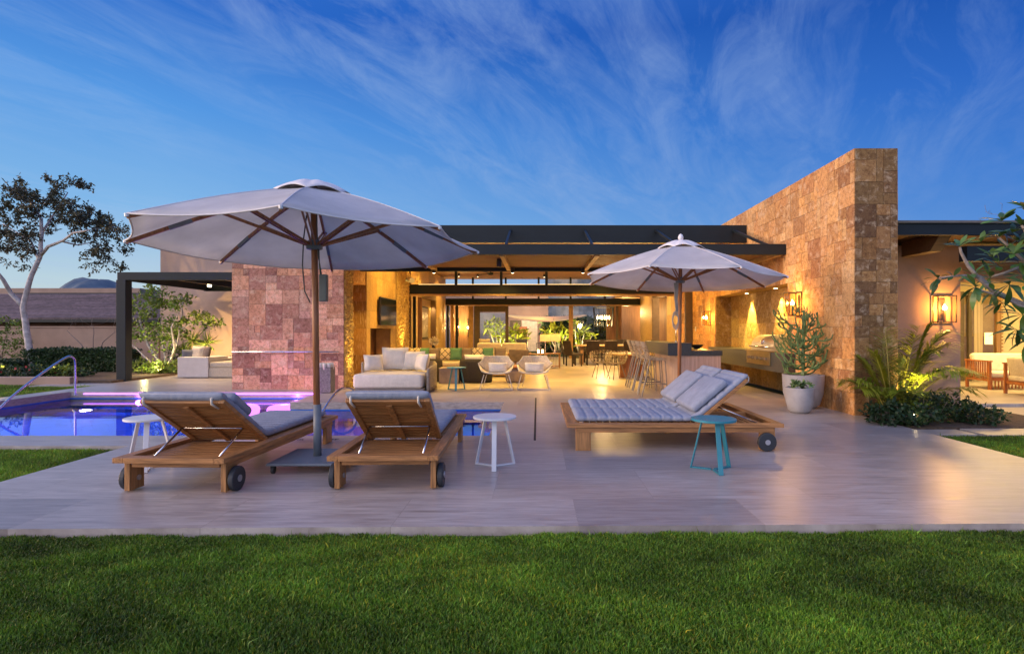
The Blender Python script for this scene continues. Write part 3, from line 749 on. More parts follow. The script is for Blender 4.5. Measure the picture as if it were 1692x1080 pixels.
# volumes beyond the glass: timber lined hall on the left with sconces, timber lined hall on the right
hl = thing('hall_wall', 'timber panelled hall wall with two slim sconces', 'wall', (gx(744, 28.5), 28.5, 0))
MB().box(0, gx(777, 28.5) - gx(744, 28.5), 0, .2, 0, 2.75).build('panel', wooddoor, hl)
hr = thing('hall_wall', 'timber panelled hall wall beyond the dining table', 'wall', (gx(1000, 29), 28, 0))
MB().box(0, .75, .4, .6, 0, 2.9).build('panel', wooddoor, hr)
MB().bar((.95, 4.0, 1.45), (3.0, -.8, 1.45), .12, 2.9).build('side_panel', wooddoor, hr)
MB().box(.3, 3.6, -.6, 5, 2.91, 2.96).build('hall_ceiling', woodceil, hr)
lamp('POINT', (hr.location.x + 1.0, 28.6, 2.2), 160, (1, .62, .22), .1)
lamp('POINT', (gx(760, 27.8), 27.6, 2.0), 60, (1, .6, .2), .1)
def slim_sconce(x, y, z, lb):
    t = thing('wall_sconce', lb, 'sconce', (x, y, z), 0, 'slim sconces in the hall')
    MB().box(-.035, .035, -.03, 0, -.45, .45).build('backplate', dkmetal, t)
    MB().lathe([(.03, -.05), (.06, 0), (.03, .05), (0, .06)], 12, (0, -.08, 0)).build('bulb', emit('bulb_warm', (1, .62, .22), 26), t)
    lamp('POINT', (x, y - .2, z), 30, (1, .58, .18), .06)
slim_sconce(gx(756, 28.3), 28.49, gz(540, 28.4), 'slim hall sconce on timber panelling, the left of the two')
slim_sconce(gx(773, 28.3), 28.49, gz(541, 28.4), 'slim hall sconce on timber panelling, right beside the door frame')
# light of the room: ceiling downlights
for i, (x, y) in enumerate(((-2.9, 15.5), (.2, 15.8), (3.2, 15.5), (-2.6, 21), (.2, 21.2), (3.0, 21), (-2.6, 24.8), (.3, 25), (3.0, 24.8), (-1.2, 18.2), (2, 18.2))):
    downlight(x, y, cz_(y) - .031, ['ceiling downlight over the daybed sofa', 'ceiling downlight over the drum table', 'ceiling downlight over the bar', 'ceiling downlight near the lit niche', 'ceiling downlight over the cream sofa', 'ceiling downlight over the dining table',
              'ceiling downlight by the left glass door', 'ceiling downlight before the middle glass door', 'ceiling downlight by the right glass door', 'ceiling downlight before the long header beam, left', 'ceiling downlight before the long header beam, right'][i], 430, 120)
# added fill lamps under the ceiling, aimed at the walls to brighten them
for i, (x, y, tx_, lb) in enumerate(((-3.45, 15.3, XL, 'added ceiling fill lamp before the fireplace opening'), (-3.45, 16.7, XL, 'added ceiling fill lamp before the television'), (-3.4, 20.6, XL, 'added ceiling fill lamp in front of the lit niche'), (4.0, 17.6, XR, 'added ceiling fill lamp by the small stone wall lantern'),
        (3.95, 20.4, XR, 'added ceiling fill lamp at the right wall behind the long header beam'), (3.95, 25.2, XR, 'added ceiling fill lamp deepest in the room at the right wall'), (4.0, 14.9, XR, 'added ceiling fill lamp above the lower bar top'), (-3.4, 24.6, XL, 'added ceiling fill lamp deepest in the room at the left wall'))):
    downlight(x, y, cz_(y) - .031, lb, 200, 120, (tx_, y, 1.7))
# cove strips added unseen on the beams to brighten the ceiling boards
for y, z, p in ((Y1 + .11, gz(470, Y1), 200), (13.98, cz + .2, 110)):
    hb('ceiling_fill_strip', XL + .3, XR - .3, y - .02, y + .02, z + .003, z + .018, emit('ceiling_fill', (1, .66, .25), 3))
    lamp('AREA', (.2, y, z + .03), p, (1.0, .60, .13), 8.2, (.2, y + .15, 6), sizey=.05, name='ceiling_fill_light')
# ceiling fan
fan = thing('ceiling_fan', 'dark three bladed ceiling fan high in the room', 'ceiling fan', (gx(811, 22.5), 22.5, cz_(22.5) - .04))
MB().lathe([(.02, 0), (.02, -.13), (.10, -.14), (.10, -.22), (0, -.24)], 14).build('motor', dkmetal, fan)
for k in range(3):
    a = R(12 + 120 * k); d = Vector((math.cos(a), math.sin(a), 0)); MB().bar(d * .1 + Vector((0, 0, -.17)), d * .85 + Vector((0, 0, -.16)), .13, .012).build('blade', dkmetal, fan)
# security camera on the first header
cmr = thing('security_camera', 'white security camera on the fireplace wall under the roof', 'camera', (XL + .02, 18.6, gz(463, 18.6)))
MB().tube([(0, 0, 0), (.12, -.05, .02)], .025, 8).build('arm', white_p, cmr); MB().tube([(.05, .1, .05), (.25, -.18, -.02)], .09, 12).build('housing', white_p, cmr)
# ------------------------------------------------------------------ left side: pergola, plaster block, garden wall, neighbours, hill
pg = thing('pergola', 'dark steel pergola with slatted roof beside the pink wall', 'pergola', (gx(205, 14.7), 14.7, 0))
PXa = pg.location.x; PT = gz(450, 14.7); PB_ = gz(463, 14.7); PL = -4.95 - PXa
MB().box(-.12, .12, -.12, .12, 0, PB_).build('post', dkmetal, pg, bevel=.005)
MB().box(-.12, .12, 3.6, 3.8, 0, PB_).build('post', dkmetal, pg) if False else None
MB().box(-.12, PL, -.08, .08, PB_ + .002, PT).build('front_beam', dkmetal, pg, bevel=.004)
MB().box(-.12, PL, 3.7, 3.86, PB_ - .02, PT).build('back_beam', dkmetal, pg)
MB().box(-.12, -.02, .082, 3.698, PB_, PT).build('side_beam', dkmetal, pg)
for k in range(4): MB().box(PL * (k + 1) / 4.3, PL * (k + 1) / 4.3 + .08, .084, 3.696, PB_ + .01, PT - .02).build('rafter', dkmetal, pg)
m = MB()
for k in range(24): m.box(-.01, PL, .12 + k * .15, .12 + k * .15 + .10, PT - .018, PT - .002)
m.build('slatted_roof', woodceil, pg)
MB().lathe([(.05, 0), (.05, -.08), (0, -.082)], 12, (gx(346, 16.4) - PXa, 1.7, PB_ + .04)).build('downlight', MATS['downlight_lens'], pg)
lamp('SPOT', (gx(346, 16.4), 16.4, PB_ - .08), 420, (1.0, .66, .28), .05, (gx(346, 16.4), 16.5, 0), 140, .9)
lamp('SPOT', (gx(372, 15.8), 15.6, PB_ - .02), 70, (1.0, .62, .2), .05, (gx(375, 15.8), 16.1, 0), 130, .9)
bb = thing('house_wing', 'plain pinkish plaster house wing behind the pergola', 'house wing', (gx(265, 19), 19, 0))
MB().box(0, 7.6, 0, 6.5, 0, gz(408, 19)).build('wall', plaster, bb)
MB().box(-.03, 7.63, -.03, 6.53, gz(408, 19) + .002, gz(408, 19) + .05).build('coping', plaster_d, bb)
# garden wall and raised kerb
gw = thing('garden_wall', 'tan plastered garden wall behind the hedge', 'wall', (-40, 20.5, 0))
MB().box(0, 40 + gx(262, 20.5), 0, .25, -.1, gz(541, 20.5)).build('wall', plaster_d, gw)
MB().box(-.02, 40 + gx(262, 20.5) + .02, -.03, .28, gz(541, 20.5) + .001, gz(541, 20.5) + .05).build('coping', plaster_d, gw)
kb = tag(MB().box(-26, gx(137, 14.3), 13.9, 14.15, -.1, .16).build('kerb', plaster_d, bevel=.01), 'low tan kerb between the lawn strip and the planting bed', 'kerb')
tag(MB().box(-30, -10.6, 14.16, 20.4, -.1, .05).build('planting_bed', soil), kind='structure')
tag(MB().box(-12.0, -5.1, 18.6, 18.98, -.05, .03).build('planting_bed', soil), kind='structure')
# pool coping strip at left
# neighbours
nb = thing('neighbour_house', 'low neighbouring house with purple brown tiled roof', 'house', (gx(120, 27), 27, 0))
nx0, nx1 = -17.0, gx(262, 27) - nb.location.x
MB().box(nx0, nx1 - .5, .9, 6, 0, 2.0).build('wall', M('neighbour_wall', (.16, .07, .045), .9, vary=.3, scale=1, stretch=(1, 1, 3)), nb)
rm = MB(); e0, r0 = gz(526, 27), gz(486, 33)
rnd = random.Random(5); rows = 20
for k in range(rows):
    a, b = k / rows, (k + 1) / rows; x = nx0
    za, zb = e0 + (r0 - e0) * a, e0 + (r0 - e0) * b
    while x < nx1:
        w = rnd.uniform(.9, 2.0); t = rnd.uniform(.75, 1.2)
        rm.add([(x, a * 6, za + .05), (min(x + w, nx1), a * 6, za + .05), (min(x + w, nx1), b * 6 + .03, zb + .02), (x, b * 6 + .03, zb + .02), (x, a * 6, za - .04), (min(x + w, nx1), a * 6, za - .04)],
               [(0, 1, 2, 3), (4, 5, 1, 0)], (t, t, t * 1.02)); x += w
rm.build('tiled_roof', M('roof_tile_tinted', (.14, .10, .105), .8, vary=.3, scale=5, tint=True), nb)
MB().box(nx0, nx1, -.05, .0, e0 - .18, e0 - .03).build('eave_board', dkmetal, nb)
n2 = thing('neighbour_house', 'flat roofed tan house standing behind the tiled roof', 'house', (gx(150, 38), 38, 0))
MB().box(-14, gx(268, 38) - gx(150, 38) - 1.5, 0, 6, 0, gz(476, 38)).build('wall', plaster_d, n2)
MB().box(gx(50, 38) - gx(150, 38), gx(268, 36) - gx(150, 38) + .4, -1.2, .0, gz(489, 37), gz(484, 37)).build('roof_edge', dkmetal, n2)
# hill: a real mound far away
hm = MB(); rnd = random.Random(9)
def hillf(cx, cyy, rx, ry, hh, nm, label=None):
    m = MB(); nu, nv = 48, 24
    def fn(u, v):
        x = (u * 2 - 1); y = (v * 2 - 1); r = math.hypot(x, y)
        z = max(0, (math.cos(min(1, r) * math.pi) + 1) / 2) ** .8
        z *= 1 + .10 * math.sin(9 * x + 3) * math.cos(7 * y) + .05 * math.sin(23 * x) + .03 * math.sin(51 * x + 8 * y)
        return (cx + x * rx, cyy + y * ry, z * hh - 1)
    m.grid(fn, nu, nv)
    o = m.build(nm, M('hill_scrub_hazed', (.12, .16, .19), .95, vary=.5, scale=.09, detail=8, col2=(.20, .24, .25)), smooth=True); tag(o, kind='structure')  # bluish haze of the distance is mixed into the scrub colour
hillf(gx(170, 420), 420, 62, 90, gz(467, 420) + 2, 'hill')
hillf(gx(70, 520), 520, 120, 90, 30, 'hill')
# ------------------------------------------------------------------ right side wing
rg = thing('house_wing', 'plaster wing with lit covered patio at the right', 'house wing', (gx(1482, 10.06), 10.06, 0))
rx = rg.location.x; ry = 10.06
RX1 = gx(1587, ry) - rx; ZT = gz(388, 9.0)
MB().box(XW + WT - rx + .01, RX1, 0, .35, 0, ZT - .01).build('wall', M('plaster_rose', (.33, .225, .17), .9, vary=.10, scale=1.6, bump=.2, bscale=40), rg)
MB().box(RX1 + .002, 9, .0, .35, gz(460, ry), ZT - .012).build('lintel', MATS['plaster_rose'], rg)
MB().box(RX1 + .002, 9, .05, .30, gz(460, ry) - .05, gz(460, ry) - .003).build('track', M('rafter_wood', (.46, .30, .13), .55), rg)
MB().box(XW + WT - rx + .02, 9, -1.06, -.98, ZT, gz(369, 9.0)).build('fascia', dkmetal, rg)
MB().box(XW + WT - rx + .02, 9, -1.10, 5.2, gz(369, 9.0) + .002, gz(369, 9.0) + .04).build('roof', M('roof_membrane', (.16, .15, .14), .9), rg)
MB().box(XW + WT - rx + .02, 9, -.975, 5.0, ZT + .06, ZT + .08).build('soffit', M('soffit_dark', (.09, .055, .03), .6, vary=.2, scale=3, stretch=(.4, 9, 9)), rg)
for x0, zb, ye in ((6.44, 2.60, -.98), (8.6, 2.60, -.98)):
    x = x0 - rx
    m = MB(); m.add([(x, 0, zb), (x, ye + .25, zb), (x, ye, ZT + .05), (x, 0, ZT + .05), (x + .2, 0, zb), (x + .2, ye + .25, zb), (x + .2, ye, ZT + .05), (x + .2, 0, ZT + .05)],
                    [(0, 3, 2, 1), (4, 5, 6, 7), (1, 2, 6, 5), (0, 1, 5, 4), (2, 3, 7, 6), (0, 4, 7, 3)]); m.build('rafter', M('soffit_dark', (.09, .055, .03)), rg)
MB().box(6.92 - rx, 12.5 - rx, -.9, -.72, 2.42, 2.66).build('cross_beam', dkmetal, rg)
MB().box(RX1 + .01, 9, 4.5, 4.7, 0, ZT).build('back_wall', cream, rg)
MB().box(RX1 - .3, RX1 - .01, .36, 4.5, 0, ZT).build('side_wall', cream, rg)
MB().box(8.6, 8.8, .36, 4.5, 0, ZT).build('side_wall', cream, rg)
# glazed door at the back of that patio
dx0, dx1 = gx(1594, 14.4) - rx, gx(1652, 14.4) - rx
dh = gz(488, 14.4)
ir = MB().box(dx0 + .05, dx1, 4.46, 4.495, .03, dh).build('inner_room', M('inner_dim', (.28, .20, .10), .8), rg)
for a, b in ((dx0 - .1, dx0 + .0), (dx0 + .12, dx0 + .2), (dx1 - .05, dx1 + .06)): MB().box(a, b, 4.36, 4.455, 0, dh + .1).build('door_stile', bronze if a < dx1 - .1 else wooddoor, rg)
MB().box(dx0, dx1 + .06, 4.37, 4.45, dh + .001, dh + .09).build('door_rail', bronze, rg)
MB().box(dx0 + .3, dx0 + .52, 4.42, 4.455, .03, dh).build('curtain', M('curtain', (.45, .36, .22), .9, vary=.3, scale=3, stretch=(20, 1, .1)), rg)
MB().box(dx0 + .02, dx1 - .05, 4.40, 4.406, .03, dh).build('door_pane', glass, rg)
m = MB()
for k in range(26): m.box(dx1 + .07, dx1 + .14, 4.40, 4.47, .1 + k * .085, .14 + k * .085)
m.build('louvre', wooddoor, rg)
MB().box(dx1 - .9, dx1 - .1, 4.43, 4.456, .4, 1.15).build('bed_head', M('headboard', (.14, .09, .09), .7), rg)
MB().box(dx1 - .32, dx1 - .12, 4.41, 4.425, .95, 1.25).build('inner_lamp', emit('shade_dim', (1, .75, .35), 1.6), rg)
lamp('AREA', (9.6, 12.4, 2.68), 190, (1.0, .66, .20), 2.2, sizey=1.6, name='patio_light')
lamp('AREA', (12.0, 12.4, 2.68), 130, (1.0, .66, .20), 2.2, sizey=1.6, name='patio_light')
MB().box(9.0 - rx, 13 - rx, 2.0, 2.6, ZT - .03, ZT + .02).build('light_tray', emit('tray', (1, .72, .35), 1.5), rg)
# paving right
def slab(name, x0, x1, y0, y1, z, lbl=None, cat=None, kind='structure', mat=floorm, grp=None):
    o = MB().box(x0, x1, y0, y1, -.12, z).build(name, mat, bevel=.006); return tag(o, lbl, cat, grp, kind)
slab('patio_floor', gx(1587, 10.0), 16, 10.0, 14.55, .02)
slab('path', gx(1592, 9.0), 16, 8.05, 9.93, -.035)
slab('stepping_stone', 4.99, 5.65, 7.3, 7.68, -.03, 'small pale stepping stone beside the terrace edge', 'stepping stone', None, grp='stepping stones')
slab('stepping_stone', 5.75, 6.9, 7.25, 7.75, -.03, 'broad pale stepping stone at the foot of the low shrubs', 'stepping stone', None, grp='stepping stones')
tag(MB().box(XW + .11, 7.6, 7.78, 10.05, -.1, -.02).build('planting_bed', soil), kind='structure')
# lanterns (square glass box lamps)
def box_sconce(loc, w, h, d, wall, lb, power):
    """wall: (nx, ny) direction away from the wall"""
    t = thing('wall_lantern', lb, 'wall lantern', loc, 0, 'glass box wall lanterns')
    nx, ny = wall; hw = w / 2
    u = Vector((-ny, nx, 0)); n = Vector((nx, ny, 0)); z = Vector((0, 0, 1))
    m = MB(); b = .016
    for su in (-1, 1):
        for q in (.015, d):
            m.bar(u * hw * su + n * q, u * hw * su + n * q + z * h, b, b, up=n)
    for zz in (0, h):
        for q in (.015, d): m.bar(-u * hw + n * q + z * zz, u * hw + n * q + z * zz, b, b)
        for su in (-1, 1): m.bar(u * hw * su + n * .015 + z * zz, u * hw * su + n * d + z * zz, b, b)
    m.build('frame', M('lantern_bronze', (.05, .035, .02), .4), t)
    MB().bar(n * .006 + z * h * .1, n * .006 + z * h * .9, w * .35, .008, up=n).build('backplate', MATS['lantern_bronze'], t)
    MB().bar(n * (d * .55) + z * h * .02, n * (d * .55) + z * h * .40, .03, .03, up=n).build('candle_tube', MATS['lantern_bronze'], t)
    c = n * (d * .55) + z * h * .55
    MB().lathe([(0, -.05), (.028, -.03), (.032, .01), (0, .07)], 12, tuple(c)).build('bulb', emit('bulb_gold', (1, .58, .16), 55), t)
    for su in (-1, 1): MB().bar(u * hw * su + n * (d / 2) + z * h * .02, u * hw * su + n * (d / 2) + z * h * .98, d * .9, .003, up=u).build('pane', glassmat('lantern_glass', (1, .95, .85)), t)
    MB().bar(n * d + z * h * .02, n * d + z * h * .98, w * .94, .003, up=n).build('pane', MATS['lantern_glass'], t)
    lamp('POINT', Vector(loc) + c + n * .10, power, (1.0, .50, .12), .04)
zz = lambda py, Y: gz(py, Y)
box_sconce((gx(1559, 10.0), 10.05, zz(532, 10)), .32, .46, .14, (0, -1), 'square glass lantern glowing on the plaster wall at right', 55)
box_sconce((XW - .012, 10.55, zz(521, 10.5)), .22, .42, .24, (-1, 0), 'square glass lantern on the stone wall above the cactus', 42)
box_sconce((XW - .012, 16.0, zz(537, 16)), .20, .38, .2, (-1, 0), 'small glass lantern on the stone wall left of the alcove', 50)
# switch plates
def plate(x, y, z, lb):
    t = tag(MB().box(-.008, 0, -.05, .05, -.07, .07).build('switch_plate', white_p, loc=(x, y, z), bevel=.003), lb, 'switch'); MB().box(-.012, -.0085, -.02, .02, -.03, .03).build('button', white_p, t)
plate(XW - .012, XW * F / (1150 - CX), gz(543, 17.4), 'pale switch plate on the stone wall left of the glass lantern')
plate(AX - .014, AX * F / (1198 + 4 - CX), gz(563, 14.9), 'pale switch plate low inside the barbecue alcove')
# ------------------------------------------------------------------ alcove counter, grill
ct = thing('counter', 'floating dark stone counter running out of the alcove', 'counter', (4.66, 10.72, 0))
MB().box(0, AX - 4.67, 0, 4.75, gz(617, 10.7) , gz(584, 10.7)).build('counter_top', greyst, ct, bevel=.004)
gr = thing('grill', 'stainless barbecue grill with domed hood built into the counter', 'grill', (4.66, 11.35, gz(584, 10.7)))
MB().box(-.03, -.004, .0, 1.25, -.27, .0).build('control_panel', M('brushed_steel', (.50, .40, .22), .32, metal=1.0, vary=.1), gr, bevel=.004)
m = MB(); nA = 12
prof = [(.06, .02), (.06, .10)] + [(.30 - .24 * math.cos(a), .10 + .24 * math.sin(a)) for a in [math.pi / 2 * k / nA for k in range(1, nA + 1)]] + [(.58, .34), (.58, .02)]
k = len(prof); vs = [(x, .02, z) for x, z in prof] + [(x, 1.20, z) for x, z in prof]
m.add(vs, [tuple(range(k)), tuple(range(k, 2 * k))[::-1]] + [(i, i + k, (i + 1) % k + k, (i + 1) % k) for i in range(k)])
m.build('hood', M('hood_steel', (.72, .68, .60), .42, metal=1.0, vary=.05), gr)
MB().tube([(-.02, .12, .10), (-.02, 1.1, .10)], .018, 10).build('handle', steel, gr, True)
MB().lathe([(.06, 0), (.05, .02), (0, .025)], 16, (0, 0, 0)).build('thermometer', steel, gr, loc=(.075, .6, .2)).rotation_euler = (0, R(-70), 0)
for q in range(5): MB().tube([(-.032, .15 + q * .23, -.14), (-.075, .15 + q * .23, -.14)], .032, 12).build('knob', steel, gr)
MB().box(-.06, .58, -.01, 1.26, .002, .018).build('tray', MATS['brushed_steel'], gr)
# ------------------------------------------------------------------ bar
bx0, bx1, by0, by1 = gx(1122, 11.5), gx(1191, 11.5), 11.5, 13.9
br = thing('bar', 'travertine bar counter with dark raised stone top', 'bar', (bx0, by0, 0))
w = bx1 - bx0
MB().box(0, w, 0, by1 - by0, 0, gz(587.5, 11.5)).build('body', barst, br)
MB().box(gx(1103, 11.5) - bx0, gx(1142, 11.5) - bx0, -.03, by1 - by0 + .02, gz(587.3, 11.5), gz(566.5, 11.5)).build('raised_top', blackst, br, bevel=.004)
MB().box(gx(1142, 11.5) - bx0 + .002, w + .03, -.02, by1 - by0, gz(587.3, 11.5) + .001, gz(579, 11.5)).build('work_top', blackst, br, bevel=.004)
fc = thing('tap', 'slim steel tap rising behind the bar top', 'tap', (gx(1117, 12.6), 12.6, gz(566.5, 11.5)))
MB().tube([(0, 0, 0), (0, 0, .26), (.03, 0, .31), (.09, 0, .31), (.11, 0, .27)], .012, 8).build('spout', steel, fc, True); MB().lathe([(.03, 0), (.03, .02), (.0, .025)], 10).build('base', steel, fc)
sk = thing('sink_bowl', 'dark bowl resting on the lower bar top', 'bowl', (gx(1151, 12.6), 12.6, gz(579, 11.5) + .004))
MB().lathe([(.05, 0), (.10, .03), (.15, .09), (.14, .09), (.09, .035), (0, .02)], 18).build('bowl', dlm, sk)
# ------------------------------------------------------------------ sun loungers
def path_pts(L_, hinge, top, z0, zt, T, step=.012):
    """side profile of the mattress: list of (y, z, nx, nz) from the foot end (y=L_) to the raised head end"""
    P = []; y = L_
    while y > hinge + .10: P.append((y, z0)); y -= step
    a = math.atan2(zt - z0, hinge - top); n = 7
    for k in range(n + 1):      # rounded bend
        t = k / n; b0 = Vector((hinge + .10, z0)); b1 = Vector((hinge, z0)); b2 = Vector((hinge - .12 * math.cos(a), z0 + .12 * math.sin(a)))
        P.append(tuple(b0 * (1 - t) ** 2 + b1 * 2 * t * (1 - t) + b2 * t * t))
    Lb = math.hypot(zt - z0, hinge - top); s = .12 + step
    while s < Lb + .05: P.append((hinge - s * math.cos(a), z0 + s * math.sin(a))); s += step
    return P
def mattress(width, xc, P, T, pitch=.118):
    m = MB(); k = len(P); seam = []; s = 0; S = [0]
    for i in range(1, k): s += math.hypot(P[i][0] - P[i - 1][0], P[i][1] - P[i - 1][1]); S.append(s)
    tot = S[-1]; nc = 22; vs = []
    for i in range(k):
        a = P[max(0, i - 1)]; b = P[min(k - 1, i + 1)]; d = Vector((b[0] - a[0], b[1] - a[1])).normalized(); nrm = Vector((d[1], -d[0]))
        if nrm[1] < 0: nrm = -nrm
        q = (S[i] / pitch) % 1; g = min(q, 1 - q) * pitch
        puff = 1 - .33 * math.exp(-(g / .014) ** 2)
        e = min(S[i], tot - S[i]); end = min(1, (e / .045)) ; end = math.sqrt(max(0.02, 1 - (1 - end) ** 2))
        for j in range(nc):
            t = j / nc * 2 * math.pi; cx_, sz_ = math.cos(t), math.sin(t)
            ex = math.copysign(abs(cx_) ** .22, cx_); ez = math.copysign(abs(sz_) ** .55, sz_)
            w = (width / 2) * (1 - .012 * (1 - puff) * 4)
            hh = T / 2 * end * (1 + (puff - 1) * (1 if ez > 0 else .2))
            c = Vector((P[i][0], P[i][1])) + nrm * (T / 2 + ez * hh)
            vs.append((xc + ex * w, c[0], c[1]))
    fs = [(i * nc + j, i * nc + (j + 1) % nc, (i + 1) * nc + (j + 1) % nc, (i + 1) * nc + j) for i in range(k - 1) for j in range(nc)]
    fs += [tuple(range(nc))[::-1], tuple((k - 1) * nc + j for j in range(nc))]
    m.add(vs, fs); return m
def wheel(parent, x, y, r, th):
    w = MB().tube([(x - th / 2, y, r), (x + th / 2, y, r)], r, 28).build('wheel', rubber, parent, bevel=.008)
    for s in (-1, 1): MB().tube([(x + s * (th / 2 + .001), y, r), (x + s * (th / 2 + .008), y, r)], r * .28, 16).build('hub', hubm, w)
def lounger(label, loc, rz, Wd, Lg, beds, ztop=.296, hinge=.86, top=.17, zt=.735, group=None, name='sun_lounger'):
    t = thing(name, label, 'sun lounger', loc, rz, group)
    h = Wd / 2; fw_, ft = .085, .042
    zf = ztop
    for a_, b_ in ((-h, -h + fw_), (h - fw_, h)): MB().box(a_, b_, 0, Lg, zf - ft, zf).build('side_rail', teak_y, t, bevel=.004)
    for y0, y1, nm in ((0, .10, 'end_rail'), (Lg - .13, Lg, 'end_rail')): MB().box(-h + fw_ + .001, h - fw_ - .001, y0, y1, zf - ft, zf + .0005).build(nm, teak_x, t, bevel=.003)
    for s in (-1, 1): MB().box(s * (h - .045) - .018, s * (h - .045) + .018, .10, Lg - .1, zf - ft - .055, zf - ft - .001).build('apron', teak_y, t, bevel=.002)
    for a_, b_ in ((.09, .12), (Lg - .13, Lg - .10)): MB().box(-h + .09, h - .09, a_, b_, zf - ft - .05, zf - ft - .001).build('end_apron', teak_x, t, bevel=.002)
    legs = [(-1, .085, 1), (1, .085, 1), (-1, Lg - .26, 0), (1, Lg - .26, 0)]
    for s, y, wh in legs:
        MB().box(s * (h - .055) - .022, s * (h - .055) + .022, y, y + .165, 0.0 if not wh else .012, zf - ft - .0012).build('leg', teak_z, t, bevel=.004)
        if wh:
            wheel(t, s * (h - .055 + .022 + .030), y + .10, .1, .045)
            MB().tube([(s * (h - .055 - .022), y + .1, .1), (s * (h - .055 - .030), y + .1, .1)], .022, 12).build('bolt', hubm, t)
    if beds == 2: MB().box(-.04, .04, .1, Lg - .13, zf - ft, zf - .001).build('centre_rail', teak_y, t)
    spans = [(-h + fw_, h - fw_)] if beds == 1 else [(-h + fw_, -.04), (.04, h - fw_)]
    a = math.atan2(zt - zf, hinge - top); Lb = math.hypot(zt - zf, hinge - top)
    d = Vector((0, -math.cos(a), math.sin(a))); nn = Vector((0, math.sin(a), math.cos(a)))
    for (x0, x1) in spans:
        m = MB(); y = .14
        while y < Lg - .20: m.box(x0 + .002, x1 - .002, y, y + .055, zf - ft - .012 if y < hinge else zf - .022, zf - ft + .008 if y < hinge else zf - .003); y += .075
        m.build('slatted_base', teak_x, t)
        x0 += .012; x1 -= .012; o = Vector((0, hinge, zf - .01))
        bk = MB().obox(o + d * (Lb - .035) + Vector(((x0 + x1) / 2, 0, 0)), (x1 - x0 - .102, .07, .034), Matrix((Vector((1, 0, 0)), d, nn)).transposed()).build('backrest', teak_x, t, bevel=.003)
        for xx in (x0 + .025, x1 - .025): MB().bar(Vector((xx, 0, 0)) + o, Vector((xx, 0, 0)) + o + d * Lb, .05, .035, up=nn).build('side_rail', teak_y, bk, bevel=.003)
        m = MB(); s = .03
        while s < Lb - .09: m.obox(o + d * (s + .022) + nn * .004 + Vector(((x0 + x1) / 2, 0, 0)), (x1 - x0 - .102, .047, .018), Matrix((Vector((1, 0, 0)), d, nn)).transposed()); s += .062
        m.build('slats', teak_x, bk)
        MB().bar(o + d * .02 - nn * .018 + Vector(((x0 + x1) / 2, 0, 0)), o + d * (Lb - .07) - nn * .018 + Vector(((x0 + x1) / 2, 0, 0)), .045, .02, up=nn).build('spine', teak_y, bk)
        # prop of bent steel rod
        pv = o + d * (Lb * .42) - nn * .035
        xa, xb = x0 + .10, x1 - .06
        pr = MB(); pr.tube([pv + Vector((xa, 0, 0)), pv + Vector((xb, 0, 0))], .007, 8)
        for xx in (xa, xb): pr.tube([pv + Vector((xx, 0, 0)), (xx, .20, zf - .03)], .009, 8)
        pr.build('prop', steel, bk, True)
        P = path_pts(Lg - .10, hinge, top, zf + .001, zt - .005, .07)
        mt = mattress((x1 - x0) - .01, (x0 + x1) / 2, P, .072); mt.build('mattress', fabric, t, True)
        # head cushion lying on the raised part
        hc = o + d * (Lb * .60 if beds == 1 else Lb * .42) + nn * .125 + Vector(((x0 + x1) / 2, 0, 0)); ln = .34 if beds == 1 else .50
        MB().obox(hc, ((x1 - x0) - .06, ln, .085), Matrix((Vector((1, 0, 0)), d, nn)).transposed()).build('head_cushion', fabric, t, True, bevel=.035, seg=4)
        for xx in (x0 + .05, x1 - .09):
            e = o + d * (Lb + .012)
            MB().tube([e + nn * .06 + Vector((xx, 0, 0)), e + nn * .0 + d * .025 + Vector((xx, 0, 0)), e - nn * .03 + Vector((xx, 0, 0)), e - nn * .028 - d * .09 + Vector((xx + .01, 0, 0))], .010, 7).build('tie', fabric_cream, t, True)
    return t
GL = 'wheeled teak sun loungers on the terrace'
lounger('wheeled teak sun lounger left of the big parasol pole', (-2.905, 4.47, 0), R(-2.0), .90, 2.32, 1, group=GL)
lounger('wheeled teak sun lounger right of the big parasol pole', (-1.24, 4.56, 0), R(1.6), .89, 2.32, 1, group=GL)
lounger('double width teak sun lounger with two padded beds, seen side on', (2.66, 7.05, 0), R(90), 1.84, 2.34, 2, hinge=.92, top=.36, zt=.77, group=GL)
# ------------------------------------------------------------------ round side tables
def side_table(label, loc, rz, mat, r=.207, h=.484):
    t = thing('side_table', label, 'side table', loc, rz, 'round metal side tables')
    MB().lathe([(0, h - .022), (r - .004, h - .022), (r, h - .018), (r, h - .004), (r - .004, h), (0, h)], 40).build('table_top', mat, t)
    for k in range(3):
        a = R(-90 + 120 * k); d = Vector((math.cos(a), math.sin(a), 0)); s = d.cross(Vector((0, 0, 1)))
        MB().bar(d * .105 + Vector((0, 0, h - .023)), d * .21 + Vector((0, 0, .002)), .044, .012, up=d).build('leg', mat, t, bevel=.002)
        MB().bar(d * .02 + Vector((0, 0, .008)), d * .205 + Vector((0, 0, .008)), .03, .012).build('foot_bar', mat, t)
    return t
side_table('pale grey white round side table between loungers and slot drain', (gx(817.6, 5.45), 5.45, 0), R(2), white_p)
side_table('teal round side table in front of the double lounger', (gx(1179, 5.31), 5.31, 0), R(1), teal_p)
side_table('white round side table half hidden behind the left sun lounger', (gx(243, 5.35), 5.38, 0), R(25), white_p)
side_table('teal round side table beside the cream daybed', (gx(754, 12.5), 12.5, 0), R(5), teal_p, h=.50, r=.21)
